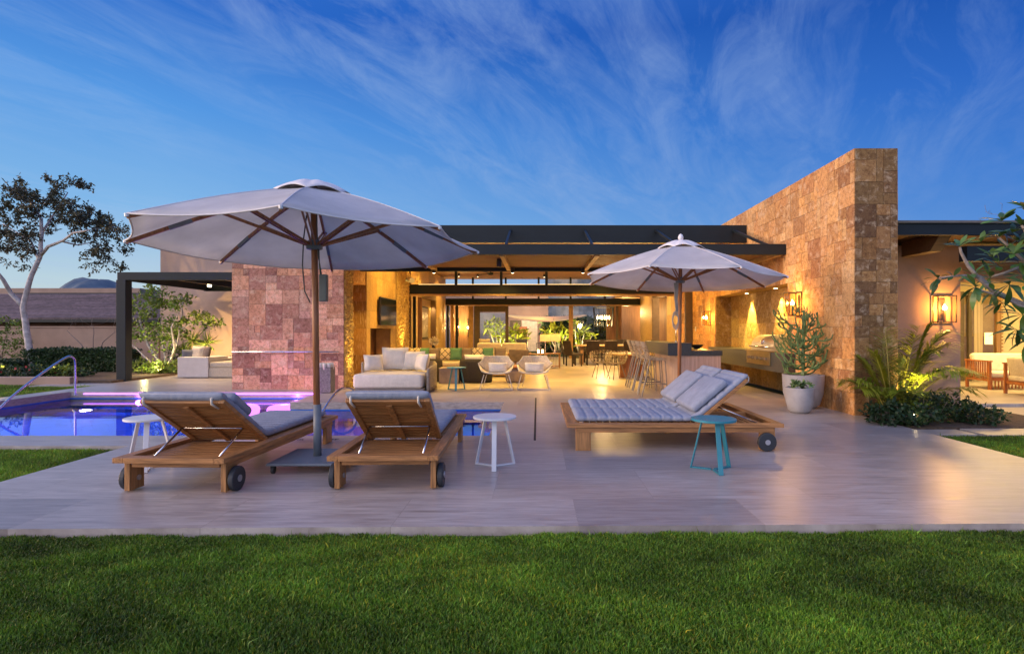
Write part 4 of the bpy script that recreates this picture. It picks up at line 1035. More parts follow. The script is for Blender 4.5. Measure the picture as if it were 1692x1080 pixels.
# ------------------------------------------------------------------ parasols
def parasol(label, loc, phase, rim, rise, polefoot, hub_z, tilt, wood, group, big):
    """loc: point under the canopy centre; phase: angle of the first rib; tilt: slope of the rim"""
    t = thing('parasol', label, 'parasol', loc, 0, group)
    r = 1.6; pk = rim + rise; tx, ty = tilt
    def rimp(a, rr=r, k=1.0): dx, dy = rr * math.cos(a), rr * math.sin(a); return Vector((dx, dy, rim + tx * dx + ty * dy))
    top = Vector((0, 0, pk))
    m = MB(); nr, ns = 9, 7; r0 = .16
    vs = []; fs = []
    for k in range(8):
        a0, a1 = phase + k * math.pi / 4, phase + (k + 1) * math.pi / 4
        A, B = rimp(a0), rimp(a1); base = len(vs)
        for i in range(nr):
            f = r0 / r + (1 - r0 / r) * i / (nr - 1)
            for j in range(ns):
                u = j / (ns - 1); p = top.lerp(A.lerp(B, u), f)
                sagc = 4 * u * (1 - u); p = p - Vector((0, 0, .028 * sagc * f)) ; 
                q = p - top; q.z = 0; p = p - q * (.030 * sagc * f * f)
                p.z += .035 * math.sin(f * math.pi)
                vs.append(p)
        fs += [(base + i * ns + j, base + i * ns + j + 1, base + (i + 1) * ns + j + 1, base + (i + 1) * ns + j) for i in range(nr - 1) for j in range(ns - 1)]
    m.add(vs, fs); cp = m.build('canopy', canvas, t, False, solid=.003)
    for p_ in cp.data.polygons: p_.use_smooth = True
    import bmesh
    bmh = bmesh.new(); bmh.from_mesh(cp.data); bmesh.ops.remove_doubles(bmh, verts=bmh.verts, dist=.0005)
    for e in bmh.edges:
        if len(e.link_faces) == 2 and e.calc_face_angle(0) > R(6): e.smooth = False
    bmh.to_mesh(cp.data); bmh.free()
    rp = [top.lerp(rimp(phase + k * math.pi / 4), 1) for k in range(9)]
    hem = []
    for k in range(8):
        for j in range(7):
            u = j / 7; p = rp[k].lerp(rp[k + 1], u); s_ = 4 * u * (1 - u); q = p - top; q.z = 0; hem.append(p - Vector((0, 0, .028 * s_)) - q * .030 * s_)
    hem.append(hem[0]); MB().tube(hem, .007, 6, cap=False).build('hem', canvas_edge, t, True)
    for k in range(8):
        A = rimp(phase + k * math.pi / 4); MB().tube([top.lerp(A, f) + Vector((0, 0, .035 * math.sin(f * math.pi) + .003)) for f in [.1 + .9 * i / 10 for i in range(11)]], .0045, 5).build('seam', canvas_edge, cp)
    # vented cap
    m = MB(); rc = .40; n = 32
    def capf(u, v):
        a = phase + u * 2 * math.pi; f = v; rad = rc * f * (1 - .05 * (1 - math.cos(8 * (a - phase))) )
        base = top.lerp(rimp(a), min(1, rad / r)); wob = .028 * abs(math.sin(4 * (a - phase))) ** .8 * f
        return base + Vector((rad * 0, 0, .045 - .02 * f + .035 * math.sin(math.pi * min(f, 1)) + wob))
    m.grid(capf, 64, 8, closed_u=True); m.build('cap', canvas_edge, t, True, solid=.004)
    MB().lathe([(.022, 0), (.04, .02), (.045, .05), (.03, .09), (.0, .11)] if not big else [(.03, 0), (.035, .01), (.0, .02)], 16, (0, 0, pk + .045)).build('finial', white_p, t, True)
    pf = Vector(polefoot); up = Vector((0, 0, pk)) - pf; hz = hub_z; hubc = pf + up * ((hz - pf.z) / up.z)
    MB().tube([pf, pf + up * .5, Vector((0, 0, pk + .02))], .031 if big else .03, 16).build('pole', wood, t, True)
    MB().lathe([(.05, -.05), (.075, -.04), (.075, .03), (.05, .045)], 18, tuple(hubc)).build('hub', greyp, t, True)
    MB().lathe([(.04, -.08), (.08, -.06), (.08, .0), (.04, .01)], 18, (0, 0, pk - .03)).build('crown_hub', greyp, t, True)
    for k in range(8):
        a = phase + k * math.pi / 4
        A = rimp(a); off = Vector((0, 0, -.022))
        def on(f): p = top.lerp(A, f); p.z += .035 * math.sin(f * math.pi); return p + off
        rb = MB(); 
        for f0, f1 in ((.04, .36), (.36, .7), (.7, 1.0)): rb.bar(on(f0), on(f1), .022, .032)
        rb = rb.build('rib', wood, t)
        MB().bar(on(.66) + Vector((0, 0, -.004)), on(.78) + Vector((0, 0, -.004)), .026, .036).build('rib_joint', greyp, rb)
        MB().lathe([(.0, 0), (.016, .008), (.016, .03), (0, .035)], 8, tuple(A + Vector((0, 0, -.03)))).build('rib_tip', white_p, rb)
        dr = Vector((math.cos(a), math.sin(a), 0)); s_ = Vector((-math.sin(a), math.cos(a), 0)) * .018
        st = MB(); st.bar(hubc + dr * .07 + s_, on(.52) + s_, .012, .026); st.bar(hubc + dr * .07 - s_, on(.52) - s_, .012, .026); st.build('strut', wood, t)
        MB().tube([on(.52) - s_ * 1.7, on(.52) + s_ * 1.7], .013, 8).build('pivot', steel, rb)
    return t, pf, hubc, up
GP = 'white canvas parasols on wooden poles'
t1, pf, hubc, up = parasol('big white parasol with teak pole between the two single loungers', (-2.175, 5.53, 0), R(-76.2), 2.12, .58, (.06, -.06, .07), 2.13, (.0094, -.032), umbwood, GP, True)
fp = pf
MB().box(-.34, .34, -.34, .34, .075, .10).build('base_plate', greyp, t1, bevel=.012, loc=(fp.x, fp.y, 0))
MB().tube([fp + Vector((0, 0, .03)), fp + Vector((0, 0, .52))], .037, 18).build('base_sleeve', greyp, t1, True)
for sx in (-1, 1):
    for sy in (-1, 1):
        c = MB().tube([(fp.x + sx * .29 - .012, fp.y + sy * .29, .032), (fp.x + sx * .29 + .012, fp.y + sy * .29, .032)], .032, 14).build('castor', rubber, t1)
        MB().box(fp.x + sx * .29 - .018, fp.x + sx * .29 + .018, fp.y + sy * .29 - .02, fp.y + sy * .29 + .02, .045, .074).build('fork', dkmetal, c)
m = MB(); m.tube([hubc + Vector((.05, -.02, -.04)), hubc + Vector((.06, -.03, -.22)), hubc + Vector((.075, -.03, -.33))], .006, 6)
m.tube([hubc + Vector((-.06, -.04, .28)), hubc + Vector((-.09, -.04, .05)), hubc + Vector((-.10, -.04, -.2)), hubc + Vector((-.08, -.04, -.45)), hubc + Vector((-.03, -.03, -.56))], .006, 6)
m.tube([hubc + Vector((.035, -.04, .3)), hubc + Vector((.05, -.04, -.1)), hubc + Vector((.085, -.04, -.3))], .005, 6)
m.build('cord', M('cord_grey', (.10, .11, .10), .8), t1, True)
MB().box(-.038, .038, -.03, .03, -.13, .13).build('cord_box', M('box_grey', (.12, .14, .13), .6), t1, bevel=.008, loc=tuple(hubc + Vector((.10, -.03, -.42))))
t2, pf2, hub2, up2 = parasol('smaller looking white parasol with round finial, in front of the bar', (2.33, 9.25, 0), R(-119.2), 2.12, .60, (-.03, 0, .07), 2.12, (-.029, -.0375), umbwood, GP, False)
MB().box(-.34, .34, -.34, .34, .0, .07).build('base_plate', greyp, t2, bevel=.012, loc=(pf2.x, pf2.y, 0))
m = MB()
for k in range(6): m.tube([hub2 + Vector((-.05 - .012 * k, -.05, -.05)), hub2 + Vector((-.06 - .008 * k, -.05, -.30)), hub2 + Vector((-.05 - .006 * k, -.05, -.52))], .009, 6)
for k in range(4): m.tube([hub2 + Vector((-.09 + .10 * math.sin(q / 8 * 2 * math.pi) * .5, -.05, -.62 + .12 * math.cos(q / 8 * 2 * math.pi) - .02 * k)) for q in range(9)], .007, 6, cap=False)
m.build('cord', M('cord_pale', (.38, .36, .33), .9), t2, True)
# ------------------------------------------------------------------ pool rails, basket
def rail(lb, pts, r=.021):
    t = thing('pool_handrail', lb, 'handrail', pts[0], 0, 'steel pool handrails'); p0 = Vector(pts[0])
    P = [Vector(p) - p0 for p in pts]
    # smooth
    for _ in range(3):
        Q = [P[0]]
        for a, b in zip(P[:-1], P[1:]): Q += [a.lerp(b, .25), a.lerp(b, .75)]
        Q.append(P[-1]); P = Q
    MB().tube(P, r, 10).build('rail', steel, t, True)
    MB().lathe([(.045, 0), (.045, .012), (.022, .02)], 14, (0, 0, 0)).build('flange', steel, t)
Ya = 10.9
rail('steel handrail rising at the left edge of the pool', [(gx(124, 11.5), 11.5, 0), (gx(126, 11.5), 11.48, .62), (gx(122, 11.4), 11.4, .78), (gx(108, 11.2), 11.2, .80), (gx(0, 9.6), 9.6, .06), (gx(-30, 9.3), 9.3, -.4)])
rail('short steel handrail between the two loungers at the pool edge', [(gx(574, 6.95), 10.5, 0), (gx(574, 10.4), 10.45, .02), (gx(573, 10.3), 10.35, .25), (gx(560, 10.2), 10.25, .27), (gx(520, 9.7), 9.6, -.1), (gx(515, 9.5), 9.4, -.4)]) if False else None
rail('short steel handrail at the pool edge between the loungers', [(gx(590, 10.6), 10.6, 0), (gx(588, 10.6), 10.55, .20), (gx(578, 10.5), 10.4, .27), (gx(560, 10.3), 10.2, .24), (gx(530, 9.6), 9.55, -.12), (gx(524, 9.5), 9.4, -.4)])
bk = thing('towel_basket', 'square wicker basket filled with rolled white towels', 'basket', (gx(541, 12.0), 11.95, 0))
MB().lathe([(.16, .0), (.19, .02), (.19, .54), (.175, .54), (.17, .05), (0, .04)], 4, (0, 0, 0)).build('basket', M('wicker_grey', (.20, .18, .17), .8, vary=.4, scale=50, bump=.9, bscale=90), bk, bevel=.02).rotation_euler = (0, 0, R(45))
m = MB()
for i, (x, y) in enumerate(((-.08, -.08), (0, -.09), (.08, -.08), (-.08, .02), (.01, .02), (.09, .03), (-.04, .1), (.06, .1))): m.lathe([(.0, .45), (.042, .45), (.042, .585), (.03, .605), (0, .60)], 12, (x, y, 0))
m.build('towel', fabric_cream, bk, True)
# towels as things of their own
for o in list(bk.children):
    if o.name.startswith('towel'): bpy.data.objects.remove(o)
tw0 = None
for i, (x, y, s) in enumerate(((-.09, -.09, 'front left corner'), (.0, -.10, 'middle of the front row'), (.09, -.08, 'front right corner'), (-.08, .03, 'left side, second row'), (.02, .02, 'centre'), (.10, .03, 'right side, second row'))):
    o = MB().lathe([(.0, 0), (.042, 0), (.044, .10), (.034, .135), (.018, .12), (.0, .135)], 14).build('rolled_towel', fabric_cream, None, True, loc=(bk.location.x + x, bk.location.y + y, .49))
    tag(o, 'rolled white towel standing in the wicker basket, ' + s, 'towel', 'rolled towels in the basket')
# ------------------------------------------------------------------ daybed
I3 = Matrix.Identity(3)
def rotz(a): return Matrix.Rotation(a, 3, 'Z')
def rotx(a): return Matrix.Rotation(a, 3, 'X')
db = thing('daybed_sofa', 'wide cream daybed sofa with a curved woven back', 'daybed', (gx(640, 11.75), 11.75, 0))
wd = gx(697, 11.75) - gx(582, 11.75)
MB().box(-wd / 2 - .01, wd / 2 + .03, .02, 1.35, .02, .10).build('plinth', M('plinth_taupe', (.20, .17, .15), .7), db, bevel=.03)
MB().box(-wd / 2, wd / 2, 0, 1.28, .102, gz(620, 11.75) + .02).build('seat_cushion', fabric_cream, db, True, bevel=.06, seg=4)
m = MB()
def backf(u, v):
    # path: left front-ish -> round the back -> right front
    x0, x1, y0, y1, r = -wd / 2 - .05, wd / 2 + .10, .62, 1.40, .35
    t = u
    P = [Vector((x0, y0 + .2)), Vector((x0, y1 - r)), Vector((x0 + .1, y1 - .1)), Vector((x0 + r, y1)), Vector((x1 - r, y1)), Vector((x1 - .1, y1 - .1)), Vector((x1, y1 - r)), Vector((x1, .08))]
    s = t * (len(P) - 1); i = min(int(s), len(P) - 2); p = P[i].lerp(P[i + 1], s - i)
    hh = .60 - .10 * max(0, (u - .75) / .25)
    return (p.x, p.y, .03 + v * (hh - .03))
m.grid(backf, 40, 6); m.build('woven_back', wicker, db, True, solid=.05)
def cush(parent, c, w, h, t, mat, az=0, lean=0, label=None, name='cushion', top=True, grp=None):
    o = MB().pillow((0, 0, 0), w, h, t, rotz(az) @ rotx(lean)).build(name, mat, None, True)
    o.location = c
    if parent: o.location = Vector(c) + Vector(parent.location)
    return tag(o, label, 'cushion', grp)
for x, y, w, az, lb in ((-.50, .75, .42, .5, 'small cream cushion at the left end of the daybed'), (-.12, 1.10, .60, .05, 'largest cream cushion leaning on the daybed back'), (.32, 1.06, .50, -.15, 'cream cushion on the daybed, third from its left end'), (.56, .80, .44, -.9, 'cream cushion turned sideways at the right end of the daybed')):
    cush(db, (x, y, .42 + w * .42), w, w * .86, .20, fabric_cream, az, -.25, lb, grp='cream cushions on the daybed')
# ------------------------------------------------------------------ round wicker armchairs (backs turned)
def tub(label, loc, rz, w=.80):
    t = thing('wicker_armchair', label, 'armchair', loc, rz, 'dark round wicker armchairs')
    r = w / 2; m = MB()
    def fn(u, v):
        a = R(-90 - 125 + 250 * u); rr = r * (.93 + .07 * math.sin(v * math.pi * .8)); return (rr * math.cos(a), rr * math.sin(a), .02 + v * (.58 - .12 * abs(2 * u - 1) ** 3))
    m.grid(fn, 36, 8); m.build('shell', wicker_dk, t, True, solid=.05)
    MB().lathe([(0, .0), (r * .92, .0), (r * .92, .26), (0, .27)], 28).build('base', wicker_dk, t)
    MB().lathe([(0, .275), (r * .84, .275), (r * .88, .31), (r * .86, .38), (r * .75, .40), (0, .40)], 28).build('seat_cushion', fabric_sand, t, True)
    return t
a1 = tub('dark round wicker armchair behind the left rope chair', (gx(787, 14.4), 14.4, 0), R(2)); 
a2 = tub('dark round wicker armchair half hidden behind the daybed', (gx(704, 14.6), 14.6, 0), R(-8))
cush(None, (gx(783, 14.2), 14.32, .56), .50, .28, .14, fabric_cream, .05, .1, 'cream cushion showing above the round wicker armchair behind the left rope chair')
cush(None, (gx(704, 14.4), 14.5, .57), .48, .28, .14, fabric_cream, -.05, .1, 'cream cushion in the round wicker armchair behind the daybed')
# drum and box tables
dt = thing('drum_table', 'round stone drum table between the two rope chairs', 'side table', (gx(851, 14.3), 14.3, 0))
MB().lathe([(0, 0), (.20, 0), (.24, .06), (.25, .25), (.22, .37), (0, .37)], 28).build('drum', M('drum_stone', (.26, .19, .15), .6, vary=.2, scale=5), dt, True)
MB().lathe([(0, .375), (.27, .375), (.28, .40), (.27, .42), (0, .42)], 30).build('top', M('drum_top', (.36, .16, .08), .4, vary=.15), dt)
bt = thing('box_table', 'grey brown stone cube table behind the teal side table', 'side table', (gx(743, 14.1), 14.1, 0))
MB().box(-.23, .23, -.2, .25, 0, .36).build('block', M('box_stone', (.28, .22, .19), .6, vary=.2, scale=4), bt, bevel=.008); MB().box(-.235, .235, -.205, .255, .362, .385).build('top', M('box_stone', (.28, .22, .19)), bt, bevel=.004)
# ------------------------------------------------------------------ cream rope lounge chairs
def rope_chair(label, loc, rz):
    t = thing('rope_chair', label, 'lounge chair', loc, rz, 'cream rope lounge chairs')
    m = MB()
    def fn(u, v):
        s = 2 * u - 1
        if v < .5:
            q = v / .5; w = .62 + .14 * q; y = -.34 + .52 * q; z = .36 - .05 * q; arm = (.05 + .20 * q)
        else:
            q = (v - .5) / .5; w = .76 - .22 * q; y = .18 + .17 * q; z = .31 + .40 * q; arm = .25 * (1 - q) ** 1.4
        zz = z + arm * abs(s) ** 2.4; x = s * w / 2 * (1 + .06 * math.sin(math.pi * v)); yy = y - (.14 * abs(s) ** 2 if v > .5 else .02 * abs(s) ** 2)
        return (x, yy, zz)
    m.grid(fn, 25, 25); m.build('rope_shell', rope, t, True, solid=.018)
    m = MB(); N_ = 25
    edge = [fn(i / 24, 0) for i in range(25)] + [fn(1, j / 24) for j in range(25)] + [fn(1 - i / 24, 1) for i in range(25)] + [fn(0, 1 - j / 24) for j in range(25)]
    m.tube(edge, .014, 8, cap=False); m.build('rim', M('rim_cream', (.62, .56, .48), .5), t, True)
    lm = MATS['rim_cream']
    for s in (-1, 1):
        MB().tube([(s * .27, -.24, .335), (s * .36, -.30, .008)], .010, 8).build('leg', lm, t); MB().tube([(s * .22, .12, .30), (s * .30, .26, .008)], .010, 8).build('leg', lm, t)
    m = MB()
    for s in (-1, 1): m.tube([(s * .36, -.30, .010), (s * .30, .26, .010)], .009, 8)
    m.tube([(-.36, -.30, .010), (-.2, -.22, .012), (.2, -.22, .012), (.36, -.30, .010)], .009, 8); m.build('runner', lm, t)
    return t
r1 = rope_chair('cream rope lounge chair, the left one facing the terrace', (gx(820, 12.75), 12.75, 0), R(4))
r2 = dup(r1, (gx(883, 12.75), 12.75, 0), R(-3), 'cream rope lounge chair nearest the open floor, right of the drum table')
cush(None, (gx(822, 12.6), 12.72, .47), .42, .24, .13, fabric_cream, .05, -.25, 'cream lumbar cushion on the left rope chair')
cush(None, (gx(883, 12.6), 12.72, .47), .44, .24, .13, fabric_cream, -.05, -.25, 'cream lumbar cushion on the right rope chair')
# ------------------------------------------------------------------ long bench sofa with cushions
bs = thing('bench_sofa', 'long low wooden bench sofa carrying a row of cushions', 'sofa', (gx(677, 16.4), 16.4, 0))
lw = gx(838, 16.4) - bs.location.x
MB().box(0, lw, -.45, .45, .04, .30).build('base', M('bench_wood', (.42, .27, .12), .5, vary=.2, scale=3, stretch=(.5, 9, 9)), bs, bevel=.01)
MB().box(.02, lw - .02, -.43, .25, .302, .42).build('seat_cushion', fabric_sand, bs, True, bevel=.04, seg=3)
MB().box(0, lw, .28, .45, .302, .66).build('back', fabric_sand, bs, True, bevel=.04, seg=3)
def patt():
    m = bpy.data.materials.new('diamond_fabric'); m.use_nodes = True; t = m.node_tree; N = NT(t); b = t.nodes['Principled BSDF']
    v = N.mapping(N.n('ShaderNodeTexCoord').outputs['Object'], rot=(0, R(45), 0), scale=(1, 1, 1)); sp_ = N.n('ShaderNodeSeparateXYZ'); N.link(v, sp_.inputs[0])
    f = lambda s: N.math('LESS_THAN', N.math('ABSOLUTE', N.math('SUBTRACT', N.math('FRACT', N.math('MULTIPLY', s, 7.5)), .5)), .07)
    k = N.math('MAXIMUM', f(sp_.outputs[0]), f(sp_.outputs[2]))
    N.link(N.mix(k, (.55, .44, .30, 1), (.04, .035, .03, 1)), b.inputs['Base Color']); b.inputs['Roughness'].default_value = .9
    return m
pat = patt(); grn = M('fabric_green', (.08, .20, .12), .9, vary=.15); tau = M('fabric_taupe', (.17, .13, .11), .9, vary=.2)
row = [(685, pat, 'diamond patterned cushion at the left end of the long bench sofa'), (700, grn, 'green cushion on the bench sofa, second from its left end'), (717, tau, 'taupe cushion on the bench sofa between green and diamond patterned ones, left part'),
       (735, pat, 'diamond patterned cushion on the bench sofa above the stone cube table'), (753, grn, 'green cushion on the bench sofa above the teal side table'), (771, tau, 'dark taupe cushion on the bench sofa above the round armchair'),
       (789, pat, 'third diamond patterned cushion on the bench sofa, the rightmost of them'), (805, grn, 'green cushion on the bench sofa, the rightmost green one'), (826, tau, 'wide taupe cushion at the right end of the bench sofa')]
for i, (px, mt, lb) in enumerate(row): cush(None, (gx(px, 16.3), 16.38 + .02 * (i % 2), .63), .34, .36, .14, mt, .08 * math.sin(i * 2.1), -.18, lb, grp='cushions in a row on the bench sofa')
# ------------------------------------------------------------------ cream sofa further in, console, lamps
cs = thing('cream_sofa', 'cream sofa with wooden frame seen from behind', 'sofa', (gx(786, 20.6), 20.6, 0)); lw = gx(872, 20.6) - cs.location.x
MB().box(0, lw, 0, .95, .08, .36).build('frame', wooddoor, cs, bevel=.01)
MB().box(.03, lw - .03, .16, .93, .362, .54).build('seat_cushion', fabric_cream, cs, True, bevel=.05, seg=3)
for k in range(2): MB().box(.04 + k * (lw - .08) / 2, .04 + (k + 1) * (lw - .08) / 2 - .01, .02, .22, .363, .86).build('back_cushion', fabric_cream, cs, True, bevel=.07, seg=3)
for k, (px, mt, lb) in enumerate(((800, fabric_sand, 'sand cushion on the cream sofa back, left'), (862, M('fabric_blue', (.05, .06, .12), .9), 'dark blue cushion by the lantern on the cream sofa'))):
    cush(None, (gx(px, 20.8), 21.0, .80), .42, .40, .14, mt, .1, -.2, lb)
ac = thing('wooden_armchair', 'low wooden armchair with dark cushion beyond the bench sofa', 'armchair', (gx(858, 17.6), 17.6, 0))
for sx in (-.33, .33):
    for yy in (-.3, .3): MB().box(sx - .025, sx + .025, yy - .025, yy + .025, 0, .58).build('leg', wooddoor, ac)
    MB().box(sx - .035, sx + .035, -.34, .34, .581, .61).build('armrest', wooddoor, ac)
MB().box(-.30, .30, -.28, .30, .28, .34).build('seat', wooddoor, ac); MB().box(-.29, .29, -.27, .29, .342, .46).build('seat_cushion', fabric_sand, ac, True, bevel=.04, seg=3)
MB().box(-.3, .3, -.34, -.28, .35, .72).build('backrest', M('fabric_taupe', (.17, .13, .11)), ac, bevel=.02)
lt = thing('lantern', 'glass lantern with burning candles on the low table', 'lantern', (gx(893, 19.4), 19.4, .52))
m = MB()
for sx in (-.14, .14):
    for sy in (-.1, .1): m.box(sx - .008, sx + .008, sy - .008, sy + .008, 0, .34)
m.box(-.15, .15, -.11, .11, .34, .355); m.box(-.15, .15, -.11, .11, 0, .012); m.build('frame', dkmetal, lt)
for sx in (-.07, .07): MB().lathe([(0, .015), (.035, .015), (.035, .13), (.0, .14)], 12, (sx, 0, 0)).build('candle', emit('candle', (1, .55, .18), 14), lt)
lamp('POINT', (gx(893, 19.4), 19.2, .75), 10, (1, .55, .15), .08)
lc = thing('console_table', 'slatted wooden console table under the two lamps', 'console table', (gx(909, 19.8), 19.8, 0))
wc = .36
MB().box(-wc, wc, -.22, .22, .49, .52).build('top', wooddoor, lc)
for sx in (-wc + .03, wc - .03):
    for sy in (-.19, .19): MB().box(sx - .018, sx + .018, sy - .018, sy + .018, 0, .489).build('leg', wooddoor, lc)
for k in range(7): MB().box(-wc + .08 + k * .095, -wc + .09 + k * .095, -.205, -.19, .07, .488).build('slat', wooddoor, lc)
MB().box(-wc + .05, wc - .05, -.2, .2, .05, .07).build('shelf', wooddoor, lc)
ltb = thing('low_table', 'low wooden table carrying the candle lantern', 'table', (gx(890, 19.4), 19.4, 0))
MB().box(-.35, .3, -.2, .2, .49, .519).build('top', wooddoor, ltb)
for sx in (-.32, .27):
    for sy in (-.17, .17): MB().box(sx - .018, sx + .018, sy - .018, sy + .018, 0, .489).build('leg', wooddoor, ltb)
shade = emit('lamp_shade', (1.0, .50, .14), .9)
for px, y, lb in ((917, 19.8, 'table lamp with cream drum shade on the console, the near one'), (901, 20.2, 'second table lamp behind the console, its shade overlapping the first')):
    tl = thing('table_lamp', lb, 'table lamp', (gx(px, y), y, .521 if y < 20 else 0), 0, 'table lamps with drum shades')
    z = 0 if y < 20 else .5
    MB().lathe([(.09, z), (.09, z + .02), (.02, z + .04), (.02, z + .42), (0, z + .42)], 14).build('stand', steel, tl) if z == 0 else MB().lathe([(.12, 0), (.12, .02), (.02, .04), (.02, .92), (0, .92)], 14).build('stand', steel, tl)
    MB().lathe([(.19, z + .42), (.18, z + .66)], 28).build('lamp_shade', shade, tl, True, solid=.004)
    lamp('POINT', (gx(px, y), y, .521 + .55), 28, (1, .64, .26), .12)
# glowing jar near the glass and pale vase in the niche corner
jr = thing('candle_jar', 'glowing white candle jar on the cream sofa side table', 'candle', (gx(866, 21.9), 21.9, 0))
MB().lathe([(.12, 0), (.12, .62), (0, .62)], 16).build('stand', M('rafter_wood', (.46, .30, .13)), jr); MB().lathe([(.13, .622), (.14, .85), (.10, .93), (0, .93)], 18).build('jar', emit('jar', (1, .72, .34), 1.8), jr, True)
vs_ = thing('dried_flowers', 'pale dried flower ball in a vase by the lit picture niche', 'vase', (gx(722, 19.0), 18.4, 0))
MB().lathe([(.1, 0), (.1, .62), (0, .62)], 14).build('pedestal', M('bench_wood', (.42, .27, .12)), vs_); MB().lathe([(.05, .622), (.09, .70), (.05, .80), (.06, .83), (0, .82)], 14).build('vase', dlm, vs_, True)
m = MB(); rnd = random.Random(4)
for k in range(90):
    d = Vector((rnd.gauss(0, 1), rnd.gauss(0, 1), rnd.gauss(0, 1))).normalized(); p = Vector((0, 0, .95)); m.tube([p + d * .02, p + d * .17], [.004, .012], 4)
m.build('flower_head', fabric_cream, vs_)
# ------------------------------------------------------------------ bar stools
lat = M('lattice_sand', (.42, .34, .24), .8, vary=.15)
legm = M('stool_leg', (.20, .18, .16), .45, metal=.3)
def lattice(m, fn, nu, nv, seed):
    """criss-cross web over a shell: random diagonals of a grid so that it reads as an open weave"""
    r = random.Random(seed); P = [[Vector(fn(i / (nu - 1) + (r.uniform(-.25, .25) / nu if 0 < i < nu - 1 else 0), j / (nv - 1) + (r.uniform(-.25, .25) / nv if 0 < j < nv - 1 else 0))) for i in range(nu)] for j in range(nv)]
    vs = [p for row in P for p in row]; fs = []
    for j in range(nv - 1):
        for i in range(nu - 1):
            a, b, c, d = j * nu + i, j * nu + i + 1, (j + 1) * nu + i + 1, (j + 1) * nu + i
            fs += [(a, b, c), (a, c, d)] if r.random() < .5 else [(a, b, d), (b, c, d)]
    m.add(vs, fs)
def stool(label, loc, rz):
    t = thing('bar_stool', label, 'bar stool', loc, rz, 'woven bar stools at the bar')
    # faces +x; back on the -x side
    def fn(u, v):
        s = 2 * u - 1
        if v < .4: q = v / .4; return (.20 - .36 * q, s * .21, .72 - .015 * math.sin(q * 3.1) + .02 * s * s)
        q = (v - .4) / .6; return (-.16 - .14 * q, s * (.21 + .01 * math.sin(q * 3.1)) , .72 + .36 * q + .01 * s * s) if False else (-.16 - .13 * q + .05 * s * s, s * .205, .72 + .36 * q)
    m = MB(); lattice(m, fn, 8, 13, 3); m.build('woven_shell', lat, t, wire=.014)
    for s in (-1, 1):
        MB().tube([(.17, s * .17, .70), (.21, s * .20, 0)], .011, 8).build('leg', legm, t)
        MB().tube([(-.13, s * .17, .71), (-.30, s * .22, 0)], .014, 8).build('leg', legm, t)
    m = MB()
    for s in (-1, 1): m.tube([(.195, s * .19, .24), (-.24, s * .20, .24)], .009, 6)
    m.tube([(.195, -.19, .24), (.195, .19, .24)], .009, 6); m.tube([(-.24, -.20, .24), (-.24, .20, .24)], .009, 6); m.build('footrest', legm, t)
    return t
s0 = stool('woven bar stool nearest the terrace, in front of the bar corner', (gx(1082, 11.45), 11.45, 0), R(0))
for i, (y, px, lb) in enumerate(((12.02, 1076, 'second woven bar stool in the row, counted from the terrace'), (12.6, 1071, 'third woven bar stool in the row, counted from the terrace'), (13.2, 1066, 'woven bar stool at the far end of the row'))):
    dup(s0, (s0.location.x - .0, y, 0), R(2 - i * 3), lb)
# ------------------------------------------------------------------ round table with woven barrel chairs
rt = thing('round_table', 'round wooden drum table with thick pale top', 'table', (gx(1046, 15.7), 15.9, 0))
MB().lathe([(0, 0), (.36, 0), (.36, .01), (.34, .02), (.34, .63), (0, .63)], 40).build('drum_base', M('drum_wood', (.33, .13, .055), .4, vary=.2, scale=4, stretch=(4, 4, .5)), rt)
MB().lathe([(0, .632), (.70, .632), (.72, .65), (.70, .675), (0, .675)], 48).build('table_top', M('table_top_wood', (.45, .28, .12), .35, vary=.15), rt)
def barrel(label, loc, rz):
    t = thing('woven_chair', label, 'chair', loc, rz, 'woven barrel chairs round the drum table')
    def fn(u, v):
        a = R(-90 - 115 + 230 * u); rr = .16 + .14 * min(1, v * 1.6); z = .42 + max(0, v - .25) * .48 - (.10 * abs(2 * u - 1) ** 2) * v
        return (rr * math.cos(a), rr * math.sin(a), z)
    m = MB(); lattice(m, fn, 16, 7, 5)
    lattice(m, lambda u, v: ((.02 + .18 * v) * math.cos(u * 6.283), (.02 + .18 * v) * math.sin(u * 6.283), .42), 13, 4, 6); m.build('woven_shell', lat, t, wire=.016)
    for k in range(4):
        a = R(45 + 90 * k); MB().tube([(.13 * math.cos(a), .13 * math.sin(a), .42), (.27 * math.cos(a), .27 * math.sin(a), 0)], .010, 8).build('leg', legm, t)
    return t
b0 = barrel('woven barrel chair left of the drum table, its back to the terrace', (gx(993, 15.55), 15.6, 0), R(12))
dup(b0, (gx(1018, 15.3), 15.25, 0), R(20), 'woven barrel chair nearest the terrace at the drum table')
dup(b0, (gx(1064, 16.6), 16.9, 0), R(170), 'woven barrel chair on the far side of the drum table')
dup(b0, (gx(1063, 15.2), 15.3, 0), R(60), 'woven barrel chair between the drum table and the bar stools')
